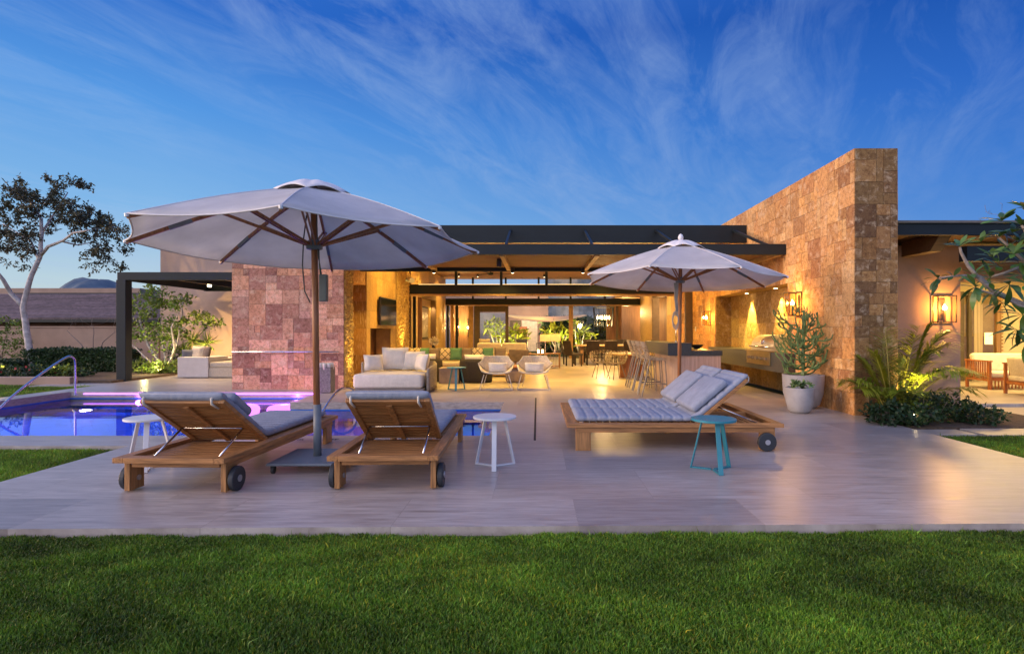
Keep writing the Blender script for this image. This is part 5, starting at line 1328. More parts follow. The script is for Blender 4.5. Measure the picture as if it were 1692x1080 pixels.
# ------------------------------------------------------------------ dining table
dn = thing('dining_table', 'long wooden dining table below the chandelier', 'dining table', (gx(1000, 22.0), 22.3, 0))
MB().box(-1.15, 1.25, -.5, .5, .70, .75).build('table_top', MATS['table_top_wood'], dn, bevel=.008)
for sx in (-.9, 1.0):
    MB().box(sx - .06, sx + .06, -.35, .35, 0, .699).build('leg', wooddoor, dn)
dkf = M('fabric_dark', (.045, .035, .03), .85, vary=.2)
def dchair(label, loc, rz):
    t = thing('dining_chair', label, 'dining chair', loc, rz, 'dark upholstered dining chairs')
    MB().box(-.24, .24, -.24, .24, .38, .47).build('seat', dkf, t, bevel=.02)
    m = MB(); m.bar((0, -.22, .42), (0, -.33, .93), .48, .06, up=(0, 1, 0)); m.build('backrest', dkf, t, bevel=.015)
    for sx in (-.2, .2):
        for sy in (-.2, .2): MB().box(sx - .02, sx + .02, sy - .02, sy + .02, 0, .379).build('leg', dkf, t)
    return t
d0 = dchair('dark dining chair at the near side of the table, left', (dn.location.x - .55, 21.45, 0), 0)
dx = dn.location.x
for x, y, rz, lb in ((dx + .12, 21.45, 0, 'dark dining chair at the near side of the table, middle'), (dx + .80, 21.45, R(3), 'dark dining chair at the near side of the table, right'),
                     (dx - 1.40, 22.1, R(-90), 'dark dining chair at the left head of the table'), (dx - 1.28, 20.9, R(-60), 'dark dining chair turned aside near the left head of the table'),
                     (dx + 1.55, 22.2, R(90), 'dark dining chair at the right head of the table'), (dx - .5, 23.2, R(180), 'dark dining chair at the far side of the table, left'),
                     (dx + .2, 23.2, R(180), 'dark dining chair at the far side of the table, middle'), (dx + .9, 23.2, R(180), 'dark dining chair at the far side of the table, right'), (dx + 1.5, 21.3, R(60), 'dark dining chair by the right wall')):
    dup(d0, (x, y, 0), rz, lb)
ch = thing('chandelier', 'wide wire basket chandelier glowing over the dining table', 'chandelier', (gx(997, 21.0), 21.0, 0))
zt_, zb_ = gz(508, 21), gz(539, 21)
m = MB(); rnd = random.Random(8)
for zz_, s in ((zt_, .36), (zb_, .31)):
    c = [Vector((sx * s, sy * s * .7, zz_)) for sx, sy in ((-1, -1), (1, -1), (1, 1), (-1, 1))]
    for i in range(4): m.tube([c[i], c[(i + 1) % 4]], .009, 6)
for i in range(34):
    a = i / 34 * 6.283; p = lambda s, z, e: Vector((max(-s, min(s, s * 1.35 * math.cos(a + e))), max(-s * .7, min(s * .7, s * .95 * math.sin(a + e))), z)); m.tube([p(.36, zt_, 0), p(.31, zb_, rnd.uniform(-.2, .2))], .0055, 5)
for sx, sy in ((-1, -1), (1, -1), (1, 1), (-1, 1)): m.tube([(sx * .36, sy * .25, zt_), (0, 0, zt_ + .14)], .006, 6)
m.build('wire_basket', dkmetal, ch)
MB().tube([(0, 0, zt_ + .14), (0, 0, cz_(21) - .03)], .008, 6).build('rod', dkmetal, ch)
m = MB()
for k in range(6): m.lathe([(0, 0), (.026, .04), (.02, .10), (0, .17)], 10, ((k - 2.5) * .085, .05 * (-1) ** k, (zt_ + zb_) / 2 - .1))
m.build('bulb', emit('bulb_hot', (1, .66, .28), 16), ch)
lamp('POINT', (gx(997, 21.0), 21.0, (zt_ + zb_) / 2 - .25), 200, (1, .62, .25), .15)
# ------------------------------------------------------------------ left corner sofa under the pergola
ls = thing('corner_sofa', 'pale grey block sofa under the pergola', 'sofa', (gx(293, 15.6), 15.6, 0)); sw = gx(344, 15.6) - ls.location.x
MB().box(0, sw, 0, 1.0, .02, gz(590, 15.6)).build('arm', M('sofa_pale', (.55, .52, .50), .9, vary=.05, bump=.2, bscale=200), ls, bevel=.015)
MB().box(sw + .002, sw + 1.5, .03, 1.6, .02, .28).build('base', fabric_sand, ls, bevel=.01)
MB().box(sw + .004, sw + 1.5, .05, 1.55, .282, .43).build('seat_cushion', fabric_sand, ls, True, bevel=.03, seg=3)
MB().box(0, sw - .04, 1.002, 2.2, .02, .5).build('back', MATS['sofa_pale'], ls, bevel=.015)
for px, mt, az, w, lb in ((319, M('fabric_slate', (.10, .11, .14), .9), .3, .36, 'small slate cushion at the left of the block sofa'), (334, MATS['diamond_fabric'] if 'diamond_fabric' in MATS else fabric_sand, -.4, .5, 'sand cushion leaning on the block sofa arm'), (346, tau, -.7, .5, 'brown cushion at the right of the block sofa')):
    cush(None, (gx(px, 16.2), 16.0, .66 if w > .4 else .62), w, w * .85, .16, mt, az, -.2, lb)
# ------------------------------------------------------------------ patio furniture at the right
def slat_sofa(label, loc, rz, w, name='patio_sofa', cat='sofa', hb_=.66):
    t = thing(name, label, cat, loc, rz)
    red = M('wood_red', (.40, .13, .035), .45, vary=.2, scale=4, stretch=(6, 6, 1))
    for sx in (-w / 2, w / 2 - .05):
        for yy in (-.38, .33): MB().box(sx, sx + .05, yy, yy + .05, 0, .60).build('leg', red, t)
        MB().box(sx - .01, sx + .06, -.40, .40, .602, .63).build('armrest', red, t)
        m = MB()
        for k in range(9): m.box(sx + .015, sx + .035, -.30 + k * .07, -.27 + k * .07, .22, .60)
        m.box(sx + .01, sx + .04, -.33, .33, .18, .219); m.build('side_slats', red, t)
    MB().box(-w / 2 + .052, w / 2 - .052, -.36, .36, .20, .26).build('seat_frame', red, t)
    m = MB()
    for k in range(int(w / .07)): m.box(-w / 2 + .07 + k * .07, -w / 2 + .09 + k * .07, -.35, -.33, .03, .199)
    m.build('front_slats', red, t)
    MB().box(-w / 2 + .055, w / 2 - .055, -.36, .34, .262, .38).build('seat_cushion', fabric_cream, t, True, bevel=.04, seg=3)
    MB().obox((0, .28, .56), (w - .14, .16, .42), rotx(-.2)).build('back_cushion', fabric_cream, t, True, bevel=.06, seg=4)
    return t
slat_sofa('red brown slatted patio sofa with cream cushions against the lit wall', (gx(1618, 12.6) + 1.0, 12.6, .02), R(-4), 2.0)
slat_sofa('slatted armchair turned sideways at the right edge of the patio', (gx(1676, 11.1) + .55, 11.2, .02), R(80), .8, 'patio_armchair', 'armchair')
st_ = thing('patio_stool', 'small orange brown wooden stool just inside the patio', 'stool', (gx(1590, 11.6) - .05, 11.9, .02)); st_.location.x = gx(1587, 10.05) + .12 + .0; st_.location.y = 10.7
MB().box(-.2, .16, -.18, .18, .40, .44).build('seat', MATS['wood_red'], st_)
for sx in (-.17, .13):
    for sy in (-.15, .15): MB().box(sx - .02, sx + .02, sy - .02, sy + .02, 0, .399).build('leg', MATS['wood_red'], st_)
# ------------------------------------------------------------------ pots
def potlathe(r, h): return [(r * .55, 0), (r * .78, h * .12), (r * .95, h * .45), (r, h * .98), (r, h), (r * .9, h), (r * .88, h * .9), (0, h * .88)]
pb = thing('plant_pot', 'large pale concrete pot at the stone wall, holding the cactus', 'plant pot', (gx(1327, 9.6), 9.6, 0)); MB().lathe(potlathe(.33, .56), 40).build('pot', pot, pb, True)
MB().lathe([(.29, .50), (0, .515)], 24).build('earth', soil, pb)
ps_ = thing('plant_pot', 'small pale concrete pot in front of the large one', 'plant pot', (gx(1319.5, 9.05) + .005, 9.02, 0)); MB().lathe(potlathe(.22, .40), 36).build('pot', pot, ps_, True)
MB().lathe([(.19, .36), (0, .37)], 24).build('earth', soil, ps_)
# ------------------------------------------------------------------ vegetation
def leaf(m, b, d, n, L_, w, bend=.2, seg=2, tint=(1, 1, 1), wid=None):
    """one leaf blade starting at b along d, face normal n"""
    d = Vector(d).normalized(); s = d.cross(Vector(n))
    if s.length < 1e-3: s = d.cross(Vector((1, .3, 0)))
    s.normalize(); n = s.cross(d); vs = []; o = len(m.v)
    prof = wid or ([.0, 1, .0] if seg == 2 else [.12, .62, .95, .85, .0])
    k = len(prof)
    for i in range(k):
        f = i / (k - 1); p = b + d * L_ * f - n * bend * L_ * f * f
        hw = w / 2 * prof[i]
        vs += [p - s * hw + n * hw * .25, p + s * hw + n * hw * .25]
    fs = [(2 * i, 2 * i + 1, 2 * i + 3, 2 * i + 2) for i in range(k - 1)]
    m.add(vs, fs, tint)
def rdir(r, up=0.0):
    v = Vector((r.gauss(0, 1), r.gauss(0, 1), r.gauss(0, 1) + up)); return v.normalized()
def gt(r, a=.7, b=1.3): k = r.uniform(a, b); return (k * r.uniform(.85, 1.15), k, k * r.uniform(.75, 1.1))
def grow(limbs, targets, r, r0=.06, rmin=.006, wiggle=.12, step=.25):
    """limbs: list of polylines (the main wood); targets are reached by twigs that start at the nearest wood"""
    nodes = []; segs = []
    for pl_ in limbs:
        rad = pl_[1]; pts = [Vector(p) for p in pl_[0]]
        Q = [pts[0]]
        for a, b in zip(pts[:-1], pts[1:]):
            n = max(1, int((b - a).length / step))
            for i in range(1, n + 1): Q.append(a.lerp(b, i / n) + (rdir(r) * wiggle * .25 * step if i < n else Vector()))
        L_ = len(Q); rr = [rad[0] + (rad[1] - rad[0]) * i / (L_ - 1) for i in range(L_)]
        segs.append((Q, rr)); nodes += [(p, q) for p, q in zip(Q[L_ // 3:], rr[L_ // 3:])]
    root = nodes[0][0]
    T = sorted([Vector(t) for t in targets], key=lambda t: min((t - n[0]).length for n in nodes))
    for t in T:
        p, q = min(nodes, key=lambda n: (n[0] - t).length + .25 * max(0, (n[0].z - t.z)))
        d = (t - p).length; n = max(2, int(d / step) + 1); mid = p.lerp(t, .5) + rdir(r) * d * wiggle + Vector((0, 0, d * .10))
        Q = [p * (1 - u) ** 2 + mid * 2 * u * (1 - u) + t * u * u for u in [i / n for i in range(n + 1)]]
        ra = min(q * .62, r0); rb = max(rmin, ra * .45); rr = [ra + (rb - ra) * i / n for i in range(n + 1)]
        segs.append((Q, rr)); nodes += list(zip(Q[1:], rr[1:]))
    return segs
def blob(r, c, rad, n, flat=1.0):
    out = []
    while len(out) < n:
        v = Vector((r.uniform(-1, 1), r.uniform(-1, 1), r.uniform(-1, 1)))
        if .25 < v.length < 1: out.append(Vector(c) + Vector((v.x * rad[0], v.y * rad[1], v.z * rad[2])))
    return out
def at(px, py, Y): return Vector((gx(px, Y), Y, gz(py, Y)))
# --- the tree at the left
r = random.Random(21); Yt = 17.3
tr_ = thing('tree', 'pale trunked tree with airy dark leaf clusters beside the pool', 'tree', (gx(55, Yt), Yt, -.03)); B = Vector(tr_.location)
P = lambda px, py, dy=0: at(px, py, Yt + dy) - B
trunk = ([P(55, 616), P(48, 575), P(38, 508), P(42, 490), P(52, 455), P(66, 425), P(69, 388), P(68, 360)], (.105, .045))
limbs = [trunk, ([P(37, 505), P(18, 485), P(5, 462, -.3), P(-12, 440, -.5), P(-40, 415, -.8)], (.075, .03)), ([P(66, 424), P(80, 407), P(105, 397, -.4), P(120, 385, -.7), P(148, 380, -1)], (.05, .02)),
         ([P(69, 385), P(82, 365, .4), P(95, 345, .7), P(112, 318, .9)], (.04, .015)), ([P(68, 362), P(55, 340, .2), P(42, 312, .3)], (.035, .014)), ([P(64, 428), P(52, 400, .8), P(30, 385, 1.2), P(5, 370, 1.4)], (.04, .015)), ([P(100, 398), P(130, 405, .9), P(160, 398, 1.2)], (.03, .012))]
T = []
for (px, py, rxp, ryp, n) in ((20, 330, 42, 26, 34), (62, 318, 34, 22, 24), (110, 305, 26, 12, 12), (95, 345, 46, 24, 38), (135, 352, 34, 22, 28), (160, 375, 34, 22, 30), (180, 400, 22, 26, 18), (150, 412, 30, 18, 14), (35, 375, 44, 26, 30), (15, 405, 36, 22, 20), (45, 405, 26, 18, 10), (-35, 370, 40, 50, 26), (25, 440, 16, 12, 3), (125, 300, 12, 5, 3), (170, 440, 24, 12, 7), (200, 380, 12, 8, 4)):
    sc = Yt / F; T += blob(r, P(px, py, r.uniform(-.4, .4)), (rxp * sc, max(rxp, 28) * sc * 1.3, ryp * sc), n)
segs = grow(limbs, T, r, .022, .005, .16, .22)
m = MB()
for i, (q, rr) in enumerate(segs[:7]): m.tube(q, rr, 10 if i == 0 else 7)
m.build('trunk', bark_pale, tr_, True)
m = MB()
for q, rr in segs[7:]: m.tube(q, rr, 4, cap=False)
m.build('branches', M('twig_grey', (.13, .11, .10), .9), tr_, True)
m = MB()
for t in T:
    for c in range(r.choice((3, 4, 5, 5))):
        c0 = t + rdir(r) * r.uniform(.02, .20); g0 = gt(r, .55, 1.5)
        for k in range(r.randint(6, 11)):
            d = rdir(r, -.5); leaf(m, c0 + rdir(r) * .05, d, rdir(r, 1), r.uniform(.07, .13), r.uniform(.035, .055), .25, tint=g0)
m.build('crown', lf_tree, tr_)
# --- shrubs
def shrub(name, label, loc, size, n, lw, mat, seed, stems=6, group=None, twig=True, cat='shrub', flowers=None):
    r = random.Random(seed); t = thing(name, label, cat, loc, 0, group); sx, sy, sz = size
    T = [Vector((v.x, v.y, max(.04, v.z))) for v in blob(r, (0, 0, sz * .52), (sx, sy, sz * .52), n)]
    limbs = [([(r.uniform(-.1, .1) * sx, r.uniform(-.1, .1) * sy, 0), (r.uniform(-.5, .5) * sx, r.uniform(-.5, .5) * sy, sz * r.uniform(.4, .7))], (.012 + .01 * sz, .006)) for _ in range(stems)]
    sg = grow(limbs, T[::3], r, .008, .003, .15, .15)
    m = MB()
    for q, rr in sg: m.tube(q, rr, 4, cap=False)
    m.build('stems', bark, t)
    m = MB()
    for p in T:
        g0 = gt(r, .6, 1.4)
        for k in range(r.randint(4, 8)):
            d = (rdir(r, .4) + (p - Vector((0, 0, sz * .4))).normalized() * .5); leaf(m, p + rdir(r) * .05, d, rdir(r, 1.2), lw[0] * r.uniform(.7, 1.3), lw[1] * r.uniform(.8, 1.2), .25, tint=g0)
    m.build('foliage', mat, t)
    if flowers:
        m = MB()
        for k in range(flowers):
            p = r.choice(T) + Vector((0, -.06, .05))
            for q in range(5): leaf(m, p, (math.cos(q * 1.26), -.3, math.sin(q * 1.26)), (0, -1, 0), .04, .03, .1)
        m.build('flower', M('flower_red', (.45, .02, .03), .6), t)
    return t
shrub('shrub', 'tall thin shrub lit from below behind the pergola post', (gx(262, 17.6), 17.6, 0), (.0, .0, .0), 0, (.1, .05), lf_green, 1) if False else None
# lit tree-like shrub behind the pergola post
r = random.Random(33); Ys = 17.4
ts = thing('small_tree', 'multi stemmed small tree lit from below behind the pergola post', 'tree', (gx(272, Ys), Ys, .03)); B = Vector(ts.location)
P = lambda px, py, dy=0: at(px, py, Ys + dy) - B
limbs = [([P(275, 610), P(262, 595), P(245, 570), P(236, 545), P(228, 520, .2)], (.05, .02)), ([P(275, 610), P(272, 580, .2), P(262, 550, .3), P(268, 520, .4)], (.045, .015)), ([P(276, 610), P(288, 575, -.2), P(283, 540, -.3), P(296, 515, -.2)], (.045, .015)),
         ([P(277, 610), P(293, 565), P(300, 530), P(302, 500), P(300, 490)], (.035, .010)), ([P(274, 610), P(250, 600, -.3), P(225, 575, -.3), P(198, 556, -.4)], (.03, .010)), ([P(296, 545), P(325, 530), P(352, 532)], (.018, .006))]
T = []
for (px, py, rxp, ryp, n) in ((240, 510, 28, 26, 34), (262, 490, 14, 22, 16), (274, 545, 22, 26, 24), (300, 500, 10, 16, 12), (232, 550, 26, 20, 22), (325, 525, 14, 10, 10), (348, 532, 16, 6, 8), (205, 555, 14, 6, 4), (268, 580, 12, 10, 4), (300, 540, 16, 14, 12)):
    sc = Ys / F; T += blob(r, P(px, py), (rxp * sc, 24 * sc, ryp * sc), n)
segs = grow(limbs, T, r, .014, .004, .16, .18)
m = MB()
for q, rr in segs: m.tube(q, rr, 6, cap=False)
m.build('trunk', bark_pale, ts, True)
m = MB()
for t in T:
    g0 = gt(r, .7, 1.5)
    for k in range(r.randint(10, 16)): leaf(m, t + rdir(r) * .12, rdir(r, .2), rdir(r, 1), r.uniform(.09, .15), .07, .25, tint=g0)
m.build('crown', lf_green, ts)
lamp('SPOT', (gx(268, 16.9), 16.7, .12), 380, (1.0, .80, .30), .05, (gx(275, 17.8), 17.9, 1.7), 95, .8)
# spiky plant that throws shadows on the wall
r = random.Random(12); sp_ = thing('yucca', 'spiky narrow leaved plant between small tree and pale sofa', 'plant', (gx(318, 17.8), 17.8, .03))
m = MB(); m2 = MB()
for (x, h) in ((0, .95), (.45, .85), (-.3, .6)):
    m2.tube([(x * .6, 0, 0), (x, 0, h)], [.035, .025], 7)
    for k in range(60):
        d = rdir(r, .55); leaf(m, Vector((x, 0, h)), d, rdir(r, 1), r.uniform(.35, .55), .035, .25, tint=gt(r), wid=[.7, 1, .8, .5, 0])
m2.build('trunk', bark, sp_); m.build('foliage', lf_green, sp_)
lamp('SPOT', (gx(335, 17.0), 17.1, .1), 330, (1.0, .66, .25), .02, (gx(372, 19), 19.0, 1.5), 80, .6)
for i, (px, Y, sx, sz, mt, lb) in enumerate(((238, 17.0, .55, .42, lf_green, 'bright green low shrub at the foot of the small tree, left of the lamp'), (256, 16.7, .45, .36, lf_green, 'small bright green shrub glowing beside the pergola floor'), (282, 16.9, .5, .4, lf_green, 'low shrub between the small tree and the pale sofa'), (215, 17.4, .5, .5, lf_dark, 'dark low shrub just right of the pergola post'), (298, 18.0, .6, .75, lf_dark, 'dark shrub behind the pale sofa arm'))):
    shrub('shrub', lb, (gx(px, Y), Y, .0), (sx, .4, sz), 70, (.10, .05), mt, 40 + i, group='low shrubs under the small tree')
lamp('POINT', (gx(246, 16.4), 16.2, .35), 14, (1.0, .85, .3), .04)
lamp('POINT', (gx(103, 15.6), 15.3, .35), 9, (1.0, .70, .15), .04)
lamp('POINT', (gx(26, 15.6), 15.2, .35), 4, (1.0, .60, .12), .04)
# hedge and bed planting
def hedge(label, x0, x1, y0, y1, z0, z1, n, seed, mat=lf_dark, lw=(.075, .045), name='hedge'):
    r = random.Random(seed); m = MB()
    for k in range(n):
        x, y, z = r.uniform(x0, x1), r.uniform(y0, y1), z0 + (z1 - z0) * r.random() ** .7
        f = r.random()
        if f < .45: y = y0 + abs(r.gauss(0, .05))
        elif f < .75: z = z1 - abs(r.gauss(0, .04)) + .03 * math.sin(x * 5) + .02 * math.sin(x * 13)
        leaf(m, Vector((x, y, z)), rdir(r, .3) + Vector((0, -.4, .2)), rdir(r, .8) + Vector((0, -.6, 0)), lw[0] * r.uniform(.7, 1.3), lw[1], .2, tint=gt(r, .5, 1.5))
    t = thing(name, label, 'hedge', (0, 0, 0)); m.build('foliage', mat, t)
    MB().box(x0 + .06, x1 - .06, y0 + .12, y1 - .05, z0, z1 - .10).build('branches', M('hedge_inside', (.02, .03, .012), 1.0, vary=.3, scale=20), t)
    return t
hedge('clipped dark green hedge in front of the garden wall', gx(37, 17.2), gx(200, 17.2), 17.2, 18.2, .0, gz(578, 17.2), 12000, 3)
hedge('lower dark hedge left of the clipped one, with red flowers', gx(-60, 17), gx(38, 17), 16.6, 17.4, .0, gz(597, 16.6), 4200, 4)
for i, (px, Y, sx, sz, mt, fl) in enumerate(((8, 15.2, .5, .36, lf_dark, 5), (48, 15.0, .5, .34, lf_dark, 6), (75, 15.2, .45, .30, lf_dark, 3), (103, 15.3, .45, .32, lf_green, 2), (128, 15.6, .4, .26, lf_dark, 0), (-22, 15.2, .5, .36, lf_dark, 3))):
    shrub('bedding_plant', ['low bedding plant with red flowers left of the glowing bed lamp', 'low bedding plant with red flowers left of the tree trunk', 'low bedding plant at the right foot of the tree trunk', 'bedding plant lit yellow by its lamp', 'dark bedding plant at the right end of the kerb', 'bedding plant at the left end of the bed'][i], (gx(px, Y), Y, .02), (sx, .35, sz), 60, (.09, .05), mt, 60 + i, group='plants in the bed behind the kerb', flowers=fl or None)
shrub('shrub', 'leafy shrub rising above the garden wall at far left', (gx(4, 19.6), 19.6, 0), (.9, .5, 1.75), 160, (.10, .06), lf_green, 77)
# bare shrub in front of the neighbour's eave
r = random.Random(5); bs_ = thing('bare_shrub', 'thin bare shrub in front of the neighbouring eave', 'shrub', (gx(150, 19.3), 19.3, 0)); T = blob(r, (0, 0, 1.6), (1.7, .5, .35), 50)
sg = grow([([(0, 0, 0), (-.3, 0, .8), (-.8, 0, 1.3)], (.03, .01)), ([(0.1, 0, 0), (.4, 0, .9), (1.0, 0, 1.4)], (.03, .01)), ([(.05, 0, 0), (.1, 0, 1.4)], (.02, .01))], T, r, .008, .003, .2, .2)
m = MB()
for q, rr in sg: m.tube(q, rr, 4, cap=False)
m.build('stems', M('twig_pale', (.26, .21, .18), .9), bs_)
# --- euphorbia in the big pot
r = random.Random(14); eu = thing('cactus', 'tall candelabra cactus in the large pot', 'cactus', (gx(1327, 9.6), 9.6, .50)); B = Vector(eu.location)
Yc = 9.6; P = lambda px, py, dy=0: at(px, py, Yc + dy) - B
m = MB()
def arm(pts, r0, r1):
    pts = [Vector(p) for p in pts]
    for _ in range(2):
        Q = [pts[0]]
        for a, b in zip(pts[:-1], pts[1:]): Q += [a.lerp(b, .25), a.lerp(b, .75)]
        Q.append(pts[-1]); pts = Q
    n = len(pts); rr = [r0 + (r1 - r0) * i / (n - 1) for i in range(n)]; rr[-1] *= .5
    rr = [q * (1 + .22 * (-1) ** i) for i, q in enumerate(rr)]
    k = r.uniform(.8, 1.3); m.tube(pts, rr, 4, tint=(k, k * r.uniform(.95, 1.1), k * .9))
arm([P(1327, 625), P(1327, 590), P(1327, 550), P(1328, 512)], .035, .022)
def eup(p, d, L_, rad, lv):
    pts = [p]; q = Vector(p); dd = Vector(d).normalized(); n = 5
    for i in range(n):
        dd = (dd + Vector((0, 0, .22 + .10 * lv)) + rdir(r) * .22).normalized(); q = q + dd * L_ / n; pts.append(q.copy())
    arm(pts, rad, rad * .78)
    if lv < 2:
        for k in range(3 if lv == 0 else 2):
            b = pts[r.randint(2, 5)]; s = (rdir(r) * .9 + d * .5 + Vector((0, 0, .1))).normalized(); eup(b, s, L_ * r.uniform(.38, .62), rad * .82, lv + 1)
for k in range(30):
    z0 = .08 + .80 * (k / 30) ** 1.1; a = k * 2.4 + r.uniform(-.3, .3); reach = (.50 - .30 * abs(z0 - .30)) * r.uniform(.75, 1.1)
    if k < 8: reach *= 1.05
    eup(Vector((0, 0, z0)), Vector((math.cos(a), math.sin(a) * .8, -.45 + .75 * z0)), reach, .016, 0)
for lev, n, reach, up, z0 in ():
    for k in range(n):
        a = k / n * 6.283 + lev * .7 + r.uniform(-.25, .25); L_ = reach * r.uniform(.75, 1.15); d = Vector((math.cos(a), math.sin(a) * .8, 0)); b = Vector((0, 0, z0))
        u = up * r.uniform(.6, 1.2)
        p1 = b + d * L_ * .45 + Vector((0, 0, .0)); p2 = b + d * L_ * .9 + Vector((0, 0, u * .3)); p3 = b + d * L_ * 1.0 + Vector((0, 0, u))
        if lev == 0: p3 = b + d * L_ * 1.15 + Vector((0, 0, .02)); p2 = b + d * L_ * .8 - Vector((0, 0, .05))
        arm([b, p1, p2, p3], .017, .012)
        for q in range(2):
            f = r.uniform(.4, .95); s0 = p1.lerp(p3, f) if f > .5 else b.lerp(p2, f); dd = (d * .3 + rdir(r) * .6 + Vector((0, 0, .7))).normalized(); l2 = r.uniform(.07, .20)
            arm([s0, s0 + dd * l2 * .5 + d * .02, s0 + dd * l2 + Vector((0, 0, l2 * .3))], .013, .009)
m.build('stem', cact, eu)
r = random.Random(15); su = thing('succulent', 'small rosette succulent in the small pot', 'succulent', (ps_.location.x, ps_.location.y, .36)); m = MB()
for c in range(9):
    c0 = Vector((r.uniform(-.12, .12), r.uniform(-.12, .12), r.uniform(.04, .10)))
    for k in range(16): leaf(m, c0, rdir(r, .7), rdir(r, 1), r.uniform(.06, .11), .03, -.1, tint=gt(r, .8, 1.5), wid=[.6, 1, .9, .6, 0])
m.build('rosette', cact, su)
# --- palms
def frond(m, st, base, d, L_, droop, nl, ll, r, w=.017, tint=None):
    pts = []; d = Vector(d).normalized()
    for i in range(13):
        f = i / 12; p = base + d * L_ * f + Vector((0, 0, -droop * L_ * f * f)); pts.append(p)
    st.tube(pts, [.011 * (1 - .8 * i / 12) for i in range(13)], 5)
    tt = tint or gt(r, .8, 1.3)
    for i in range(nl):
        f = .22 + .78 * i / nl; k = f * 12; j = min(11, int(k)); p = pts[j].lerp(pts[j + 1], k - j); ax = (pts[j + 1] - pts[j]).normalized(); s = ax.cross(Vector((0, 0, 1)))
        if s.length < .05: s = Vector((1, 0, 0))
        s.normalize(); lm = ll * (math.sin(math.pi * min(1, (f - .1) * .95)) * .75 + .25)
        for sg_ in (-1, 1):
            dd = (s * sg_ + ax * .65 + Vector((0, 0, r.uniform(-.25, .35)))).normalized(); leaf(m, p, dd, Vector((0, 0, 1)), lm * r.uniform(.85, 1.1), w, .30, tint=tt, wid=[.5, 1, .9, .6, 0])
def palm(label, loc, fr, seed, hue=None, S=1.0):
    r = random.Random(seed); t = thing('palm', label, 'palm', loc, 0, 'young palms at the wall corner'); m = MB(); st = MB()
    for (az, el, L_, dr) in fr:
        el = min(84, el + 7)
        d = Vector((math.cos(R(az)) * math.cos(R(el)), math.sin(R(az)) * math.cos(R(el)), math.sin(R(el)))); frond(m, st, Vector((r.uniform(-.07, .07), r.uniform(-.07, .07), .05)), d, L_ * S, dr, 38, .40, r, w=.021)
    st.tube([(0, 0, -.02), (0, 0, .25)], [.05, .03], 8)
    st.build('stem', M('palm_stem', (.30, .26, .06), .6), t); m.build('frond', lf_palm, t)
palm('larger young palm with arching fronds in front of the plaster wall', (gx(1492, 9.1), 9.15, 0), [(-10, 62, 1.7, .42), (20, 70, 1.75, .35), (200, 70, 1.2, .4), (-60, 55, 1.4, .5), (5, 42, 1.5, .45), (-30, 75, 1.8, .38), (-20, 30, 1.1, .35), (60, 70, 1.5, .4), (120, 72, 1.3, .4), (-90, 62, 1.1, .5), (-5, 52, 1.65, .55), (15, 60, 1.9, .5), (-15, 68, 1.95, .45), (170, 78, 1.7, .3), (-45, 70, 1.6, .5), (30, 50, 1.7, .5), (-75, 75, 1.5, .35)], 3, S=1.22)
palm('smaller young palm standing against the dark end of the stone wall', (gx(1466, 8.35), 8.32, 0), [(180, 62, 1.0, .5), (165, 74, 1.15, .35), (150, 50, .9, .4), (-160, 55, 1.0, .55), (100, 80, 1.2, .25), (10, 72, 1.1, .4), (-100, 60, .8, .5), (-150, 80, 1.3, .2), (140, 68, 1.2, .4), (-120, 70, 1.1, .45)], 4, S=1.25)
shlabels = ['low dark shrub at the foot of the smaller palm', 'low shrub lit gold by the ground lamp under the palm', 'spreading dark shrub below the square lantern', 'dark shrub at the patio corner', 'low shrub on the path edge, farthest right', 'dark shrub right of the ground lamp']
for i, (px, Y, sx, sz, mt) in enumerate(((1468, 7.95, .30, .30, lf_dark), (1492, 8.3, .32, .50, lf_palm), (1528, 8.2, .48, .40, lf_dark), (1560, 8.6, .45, .34, lf_dark), (1618, 8.1, .32, .24, lf_dark), (1504, 7.95, .34, .26, lf_dark))):
    shrub('shrub', shlabels[i], (gx(px, Y), Y, -.02), (sx, .3, sz), 110, (.065, .042), mt, 90 + i, group='low shrubs beside the terrace edge')
gl_ = thing('ground_lamp', 'small glowing ground lamp among the shrubs under the palm', 'ground lamp', (gx(1503, 8.0), 7.9, -.02)); MB().tube([(0, 0, 0), (0, 0, .10), (.0, .03, .16)], .022, 8).build('housing', dkmetal, gl_)
MB().lathe([(0, 0), (.026, .004), (.02, .03), (0, .035)], 10, (0, .0, .15)).build('lens', emit('lens_hot', (1, .75, .4), 30), gl_)
lamp('SPOT', (gx(1503, 8.6), 8.5, .25), 170, (1.0, .74, .22), .03, (gx(1500, 9.6), 9.6, 1.3), 110, .8)
# --- plumeria branches reaching in at the right
r = random.Random(44); Yp = 6.2; pm = thing('plumeria', 'plumeria tree with long glossy leaves reaching in from the right', 'tree', (gx(1790, Yp), Yp, GZ)); B = Vector(pm.location)
P = lambda px, py, dy=0: at(px, py, Yp + dy) - B
limbs = [([Vector((0, 0, 0)), P(1800, 650), P(1790, 580), P(1740, 545)], (.10, .035)),
         ([P(1785, 580), P(1720, 517), P(1692, 503), P(1640, 480), P(1618, 460), P(1600, 440), P(1588, 417), P(1586, 408)], (.034, .012)),
         ([P(1640, 478), P(1620, 457), P(1590, 455, -.1), P(1550, 459, -.1)], (.018, .008)), ([P(1790, 575), P(1740, 540, -.2), P(1692, 508, -.2), P(1655, 490, -.2), P(1610, 476, -.2)], (.026, .009)),
         ([P(1780, 560, .3), P(1730, 470, .3), P(1692, 432, .3), P(1665, 405, .3), P(1650, 392, .3)], (.028, .012)), ([P(1760, 480, .1), P(1700, 390, .1), P(1688, 372, .1)], (.03, .012)),
         ([P(1700, 435, .3), P(1662, 450, .2), P(1636, 458, .2)], (.02, .010)), ([P(1740, 560, -.3), P(1715, 530, -.3), P(1692, 520, -.3)], (.02, .010))]
m = MB()
